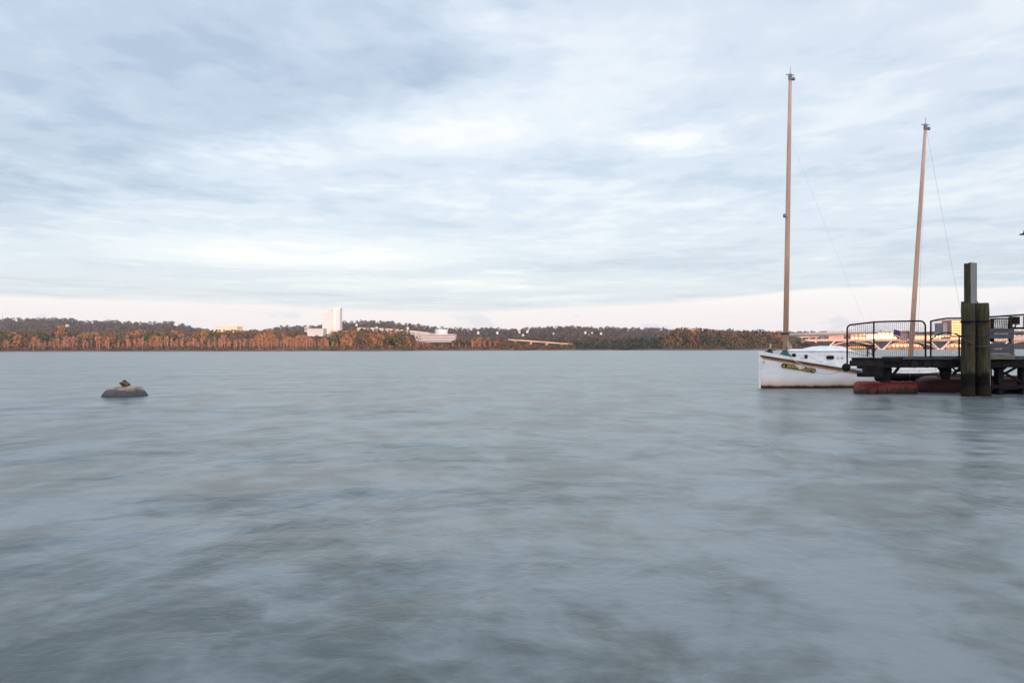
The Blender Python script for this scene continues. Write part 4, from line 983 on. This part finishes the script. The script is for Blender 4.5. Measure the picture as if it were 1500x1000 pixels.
def arc(c, r_, a0, a1, n=6): return [(c[0]+r_*math.cos(R(a0+(a1-a0)*i/n)), c[1]-r_*math.sin(R(a0+(a1-a0)*i/n))) for i in range(n+1)]
def railing(label, outline, posts, net, extra=()):
    """outline: the bent top rail; posts: (px, top, bottom); net: (px0, px1, top function, bottom)"""
    pts = [Q(*p) for p in outline]
    t = thing('netted_railing', (pts[0].x, DK, zd), label, 'railing')
    MB().tube(pts, .036, 8).build('top_rail', M['rail'], t, True)
    for px, y0, y1 in posts:
        po = MB().tube([Q(px, y0), Q(px, y1)], .036, 8).build('rail_post', M['rail'], t, True)
        MB().tube([Q(px, y1-1.6), Q(px, y1+.2)], .065, 8).build('post_foot', M['rail'], po)
    for e in extra: MB().tube([Q(*p) for p in e], .03, 7).build('mid_rail', M['rail'], t, True)
    mb = MB(); p0, p1, topf, bot = net; st = 3.0
    x = p0+st
    while x < p1-.5:                                       # plain wire mesh, two directions
        mb.tube([Q(x+rng.uniform(-.2, .2), topf(x)+.5), Q(x+rng.uniform(-.25, .25), (topf(x)+bot)/2), Q(x, bot)], .0048, 4, False); x += st
    y = bot-2.0
    while y > min(topf(p0), topf(p1), topf((p0+p1)/2))+1:
        xs_ = [p0+(p1-p0)*i/12 for i in range(13)]; xs_ = [q for q in xs_ if topf(q) < y-.3]
        if len(xs_) > 1: mb.tube([Q(q, y+.35*math.sin(q*.35+y)) for q in xs_], .0048, 4, False)
        y -= st
    mb.build('netting', M['net'], t, kind='stuff')
    return t
out1 = [(1241, 534), (1241, 483)]+arc((1247.5, 482), 6.5, 180, 105)+[(1280, 471.6), (1300, 470.8), (1341, 470.2)]+arc((1347.5, 478), 8, 95, 5)+[(1355.8, 523)]
top1 = [(1241, 482), (1247, 476.5), (1280, 471.5), (1341, 470.2), (1352, 473), (1356, 478)]
railing('black netted railing panel with two rounded corners at the walkway end', out1, [(1280, 471.8, 529)], (1241, 1355.5, lambda x: interp(top1, x), 524.5), extra=[[(1242, 506), (1280, 506)]])
top2 = [(1363.5, 470.3), (1375, 468), (1387, 466), (1400, 466), (1446, 464.8)]
railing('black netted railing panel with an arched mid bar left of the piles', [(1363.5, 470.3), (1375, 468), (1387, 466.2), (1412, 466), (1446, 464.6)], [(1363.5, 470, 523.5), (1405, 490, 523)], (1363.5, 1444, lambda x: interp(top2, x), 523),
        extra=[[(1365, 496), (1371, 491.5), (1379, 488), (1389, 487), (1398, 488.5), (1407, 491.5), (1412, 497)]])
railing('black netted railing with dark mesh screens right of the piles', [(1446, 464.4), (1500, 460.8), (1560, 457)], [(1480.5, 462.3, 523), (1520, 459.6, 523), (1556, 457, 523)], (1446, 1558, lambda x: interp([(1446, 464.4), (1560, 457)], x), 523),
        extra=[[(1486, 489), (1556, 488)]])
sc_ = thing('mesh_screen', Q(1475, 488, DK+.12), 'dark slatted screen behind the barrier boards, fixed to the railing', 'screen')
for px0, px1, py0, py1 in ((1451.5, 1456.5, 466, 500), (1478, 1483.5, 464.5, 500), (1456.5, 1478, 465.6, 467.6), (1456.5, 1478, 481, 484), (1483.5, 1494, 463.6, 475), (1483.5, 1500, 479, 482), (1500, 1540, 462.5, 481)):
    MB().box(Q(px0, py1, DK+.12), Q(px1, py0, DK+.12)+Vector((0, .05, 0))).build('screen_frame', M['hull_dark'], sc_)
mb = MB()
for i in range(9): mb.bar(Q(1456.5+i*2.6, 467.6, DK+.15), Q(1452.5+i*2.6+3, 481, DK+.15), .02, .02)
for i in range(6): mb.bar(Q(1456.5, 469+i*2.3, DK+.17), Q(1478, 469.6+i*2.3, DK+.17), .02, .02)
mb.build('screen_mesh', M['net'], sc_, kind='stuff')
MB().bar(Q(1486, 481, DK+.05), Q(1491, 468, DK+.05), .05, .03).build('diagonal_strut', M['rail'], sc_)
# barrier of grey boards
br = thing('board_barrier', Q(1465, 526, DK-.1), 'grey board barrier on the dock edge beside the piles', 'barrier')
for py0, py1, x1, mm_ in ((481, 488.1, 1486, 'board'), (488.6, 495.8, 1485.5, 'board'), (503.2, 510, 1485.6, 'board'), (510.5, 517.4, 1486, 'board'), (518, 526, 1486.8, 'pale_board')):
    MB().box(Q(1444.5, py1+rng.uniform(-.2, .2), DK-.14), Q(x1, py0+rng.uniform(-.2, .2), DK-.14)+Vector((0, .045, 0))).build('board', M[mm_], br, bevel=.006)
for px in (1447.5, 1483): MB().box(Q(px-1.6, 526, DK-.09), Q(px+1.6, 481.6, DK-.09)+Vector((0, .06, 0))).build('upright', M['pale_board'], br)

# ------------------------------------------------------------------ mooring piles
PD = 28.4
def pile(label, x0t, x1t, x0b, x1b, ytop, d):
    a = P((x0b+x1b)/2, 590, d); b = P((x0t+x1t)/2, ytop, d); r0 = (x1b-x0b)/2*d/F; r1 = (x1t-x0t)/2*d/F
    t = thing('timber_pile', (a.x, d, 0), label, 'pile')
    mb = MB(); n = 18; zs = [a.z-.6, .2, .7, 1.2, 1.8, 2.4, 3.0, 3.5, b.z-.03, b.z]; vs_ = []; fs = []
    for i, z in enumerate(zs):
        f = (z-zs[0])/(zs[-1]-zs[0]); c = a.lerp(b, f); r_ = r0+(r1-r0)*f
        if i == len(zs)-1: r_ *= .93
        for k in range(n):
            an = 2*math.pi*k/n; rr = r_*(1+.03*math.sin(3*an+z*1.3)+.02*math.sin(7*an+2*z))
            vs_.append((c.x+rr*math.cos(an), d+rr*math.sin(an), z))
    for i in range(len(zs)-1):
        for k in range(n): fs.append((i*n+k, i*n+(k+1) % n, (i+1)*n+(k+1) % n, (i+1)*n+k))
    fs.append(tuple((len(zs)-1)*n+k for k in range(n)))
    o_ = mb.add([Vector(v)-Vector((a.x, d, 0)) for v in vs_], fs).build('shaft', M['pile']); o_.data.shade_smooth(); o_.parent = t
    return t
pile('round timber pile on the left of the lashed pair, brown sides', 1409.3, 1426.6, 1408.8, 1427, 444.5, PD)
pile('round timber pile on the right of the lashed pair, mossy and leaning', 1429, 1446.8, 1431, 1451, 443.9, PD+.12)
tm = thing('timber_post', P(1420, 446, PD+.35), 'tall square timber post standing above the lashed piles, one face pale grey', 'post')
cx0, cy0 = P(1421.2, 450, PD+.25), None
pA, pB, pC = P(1411.2, 0, PD+.42), P(1421.0, 0, PD+.22), P(1430.4, 0, PD+.42)
z0_, z1_ = 0.0, P(1420, 385.6, PD+.3).z
def face_plank(a, b, m, name, zt):
    t_ = (b-a); t_.z = 0; nrm = Vector((t_.y, -t_.x, 0)).normalized(); 
    if nrm.y > 0: nrm = -nrm
    k = nrm*-.09
    vs_ = [(a.x, a.y, z0_), (b.x, b.y, z0_), (b.x+k.x, b.y+k.y, z0_), (a.x+k.x, a.y+k.y, z0_), (a.x, a.y, zt), (b.x, b.y, zt), (b.x+k.x, b.y+k.y, zt), (a.x+k.x, a.y+k.y, zt)]
    MB().add(vs_, [(0, 3, 2, 1), (4, 5, 6, 7), (0, 1, 5, 4), (1, 2, 6, 5), (2, 3, 7, 6), (3, 0, 4, 7)]).build(name, m, tm)
face_plank(pA, pB-Vector((.003, 0, 0)), M['timber_dark'], 'dark_timber', z1_); face_plank(pB+Vector((.003, 0, 0)), pC, M['timber_pale'], 'pale_timber', z1_+.03)  # right face of the post is a paler grey than the left
MB().tube([P(1420.7, 428.5, PD+.2), P(1420.8, 427.5, PD+.3)], .03, 8).build('bolt', M['iron'], tm)
MB().box(P(1409, 446.5, PD+.45), P(1433, 441.5, PD+.45)+Vector((0, .06, 0))).build('collar_plank', M['timber_dark'], tm)
def wrap(name, label, y0, y1, r_, m, sag=0.0):
    pts = []
    xl, xr, dd = 1408.2, 1448.6, .33
    for i in range(13):
        f = i/12; x = xl+(xr-xl)*f; y = y0+(y1-y0)*f+sag*math.sin(f*math.pi)
        bulge = -.32*(abs(math.sin(f*2*math.pi))**.6); pts.append(P(x, y, PD+bulge-.0))
    pts = [P(xl+2, y0-.3, PD+.3)]+pts+[P(xr-2, y1, PD+.3)]
    t = thing(name, pts[1], label, 'cable'); MB().tube(pts, r_, 7).build('loop', M[m], t, True)
wrap('lashing_cable', 'thick dark cable lashed round both timber piles, uppermost loop', 471, 470, .05, 'hull_dark')
wrap('lashing_cable', 'thin dark wire slack round both timber piles, middle loop', 489.5, 491, .018, 'iron')
wrap('lashing_cable', 'dark chain drooping across the timber piles, lowest loop', 494, 507, .03, 'iron', 5.5)
st_ = [P(1449.5, 535, PD-.1), P(1450.5, 560, PD-.1), P(1449.8, 578, PD-.1)]
fo = thing('hull_shade_log', P(1306, 553, 31.6), 'added dark log, hull shade fender floating between the boat and the walkway', 'standin')  # added dark log standing in for the walkway's shade on the aft hull
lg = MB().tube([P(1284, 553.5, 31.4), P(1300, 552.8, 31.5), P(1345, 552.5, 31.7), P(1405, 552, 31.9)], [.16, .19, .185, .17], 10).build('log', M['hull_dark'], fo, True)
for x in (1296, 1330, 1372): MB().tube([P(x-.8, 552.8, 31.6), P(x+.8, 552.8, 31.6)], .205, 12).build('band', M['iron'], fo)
tag(MB().tube(st_, .014, 5).build('hanging_line', M['rope']), 'thin pale line hanging beside the mossy pile', 'rope')

# ------------------------------------------------------------------ red floats
def float_body(px0, px1, py0, d, depth, m, name, label, cat, bumps, endr):
    a = P(px0, 575, d); b = P(px1, 575, d); zt = P((px0+px1)/2, py0, d).z; L = b.x-a.x
    t = thing(name, (a.x, d, 0), label, cat)
    n = 40; k = 16; vs_ = []; fs = []
    for i in range(n+1):
        f = i/n; x = L*f; e = min(1.0, min(x, L-x if px1 < 1490 else 9)/endr); g_ = math.sqrt(max(0, 1-(1-e)**2))*.97+.03
        w_ = g_*(1+bumps*math.sin(x*5.1)+bumps*.6*math.sin(x*11.3+1)); hh_ = (zt+.25)*w_
        for q in range(k):
            an = 2*math.pi*q/k; ca, sa = math.cos(an), math.sin(an)
            sx = math.copysign(abs(ca)**.6, ca); sz = math.copysign(abs(sa)**.6, sa)
            vs_.append((x, depth/2+sx*depth/2*w_, (zt-.25)/2+sz*hh_/2))
    for i in range(n):
        for q in range(k): fs.append((i*k+q, i*k+(q+1) % k, (i+1)*k+(q+1) % k, (i+1)*k+q))
    fs += [tuple(range(k)), tuple(n*k+q for q in range(k))]
    o_ = MB().add(vs_, fs).build('body', m); o_.data.shade_smooth(); o_.parent = t
    return t, a, b, zt
t, a, b, zt = float_body(1258.5, 1348.5, 558.6, 30.0, .75, M['red'], 'red_float', 'faded red float with weed-stained patches lying against the boat hull', 'float', .03, .22)
for f in (.14, .31, .46, .62, .80, .93):
    x = a.x+(b.x-a.x)*f; MB().tube([(x, 30.0+.36+.385*math.cos(q), (zt-.25)/2+(zt+.25)/2*math.sin(q)) for q in [i*math.pi/8 for i in range(17)]], .022, 6).build('strap', M['red'], t, True)
t, a, b, zt = float_body(1345, 1640, 550.6, 30.9, 1.3, M['darkred'], 'red_barge', 'long dark red rounded float under the walkway and the trestle', 'float', .0, .9)
MB().tube([(a.x+.9, 30.93, zt-.015), (b.x, 30.93, zt-.015)], .035, 8).build('rim', M['deckgrey'], t)

# ------------------------------------------------------------------ mooring lines
def rope(pts, label, r_=.014): tag(MB().tube(pts, r_, 6).build('mooring_line', M['rope'], None, True), label, 'rope')
p0, p1 = P(1156.5, 524, 33.95), P(1197, 545.3, 33.75)
rope([p0, p0.lerp(p1, .5)+Vector((0, 0, -.01)), p1], 'pale line running down across the name board', .017)
p2 = Q(1239, 539, DK-.15)
rope([p1.lerp(p2, f)+Vector((0, 0, -.16*math.sin(f*math.pi))) for f in [i/12 for i in range(13)]], 'pale mooring line sagging from the hull to the walkway corner', .013)

# ------------------------------------------------------------------ mooring buoy
bd = 29.5; bc = P(182.5, 579.9, bd); bc.z = 0
K = .94
by = thing('mooring_buoy', bc, 'dark round mooring buoy with a worn tan top floating alone on the open water', 'buoy')
prof = [(.5, -.45), (.9, -.25), (.96, -.05), (.95, .02), (.92, .09), (.87, .17), (.80, .25), (.70, .33), (.60, .375), (.46, .395), (.32, .42), (.18, .46), (.05, .475)]
n = 40; vs_ = []; fs = []
for i, (r_, z) in enumerate(prof):
    for k in range(n):
        an = 2*math.pi*k/n; dent = 1+.02*math.sin(3*an+1)+.012*math.sin(8*an)
        zz = z+(.035*math.sin(2*an+.6)+.02*math.sin(5*an) if z > .3 else 0)
        vs_.append((r_*dent*K*math.cos(an), r_*dent*K*math.sin(an), zz*.92 if zz > 0 else zz))
for i in range(len(prof)-1):
    for k in range(n): fs.append((i*n+k, i*n+(k+1) % n, (i+1)*n+(k+1) % n, (i+1)*n+k))
fs.append(tuple((len(prof)-1)*n+k for k in range(n)))
o_ = MB().add(vs_, fs).build('body', M['buoy']); o_.data.shade_smooth(); o_.parent = by
def bpt(px, py, dd=0): return P(px, py, bd-.05+dd)
MB().bar(bpt(176.0, 560.8), bpt(184.5, 564.6), .085, .16).build('shackle_plate', M['iron'], by, bevel=.02)
MB().bar(bpt(181.2, 557.0, .12), bpt(190.0, 564.4, .12), .085, .16).build('shackle_plate', M['iron'], by, bevel=.02)
MB().bar(bpt(178.8, 559.2, .03), bpt(188.0, 563.6, .03), .10, .12).build('shackle_pin', M['pin'], by, bevel=.015)

# ------------------------------------------------------------------ dock lamp whose hood just enters the view
lp = thing('dock_lamp', Q(1512, 522, 29.6), 'dark hooded lamp on a pole at the very edge of the dock', 'lamp')
c = P(1503.4, 339, 29.6)
MB().tube([Q(1514, 523, 29.6), P(1514, 330, 29.6)], .05, 8).build('pole', M['iron'], lp)
MB().tube([P(1514, 331.5, 29.6), P(1508, 330.5, 29.6), c+Vector((0, 0, .16))], .025, 6).build('arm', M['iron'], lp)
MB().lathe([(.03, .14), (.07, .12), (.11, -.02), (.13, -.08)], 14, c).build('hood', M['iron'], lp)
MB().lathe([(.11, -.14), (.255, -.125), (.255, -.10), (.11, -.09)], 18, c).build('brim', M['iron'], lp)
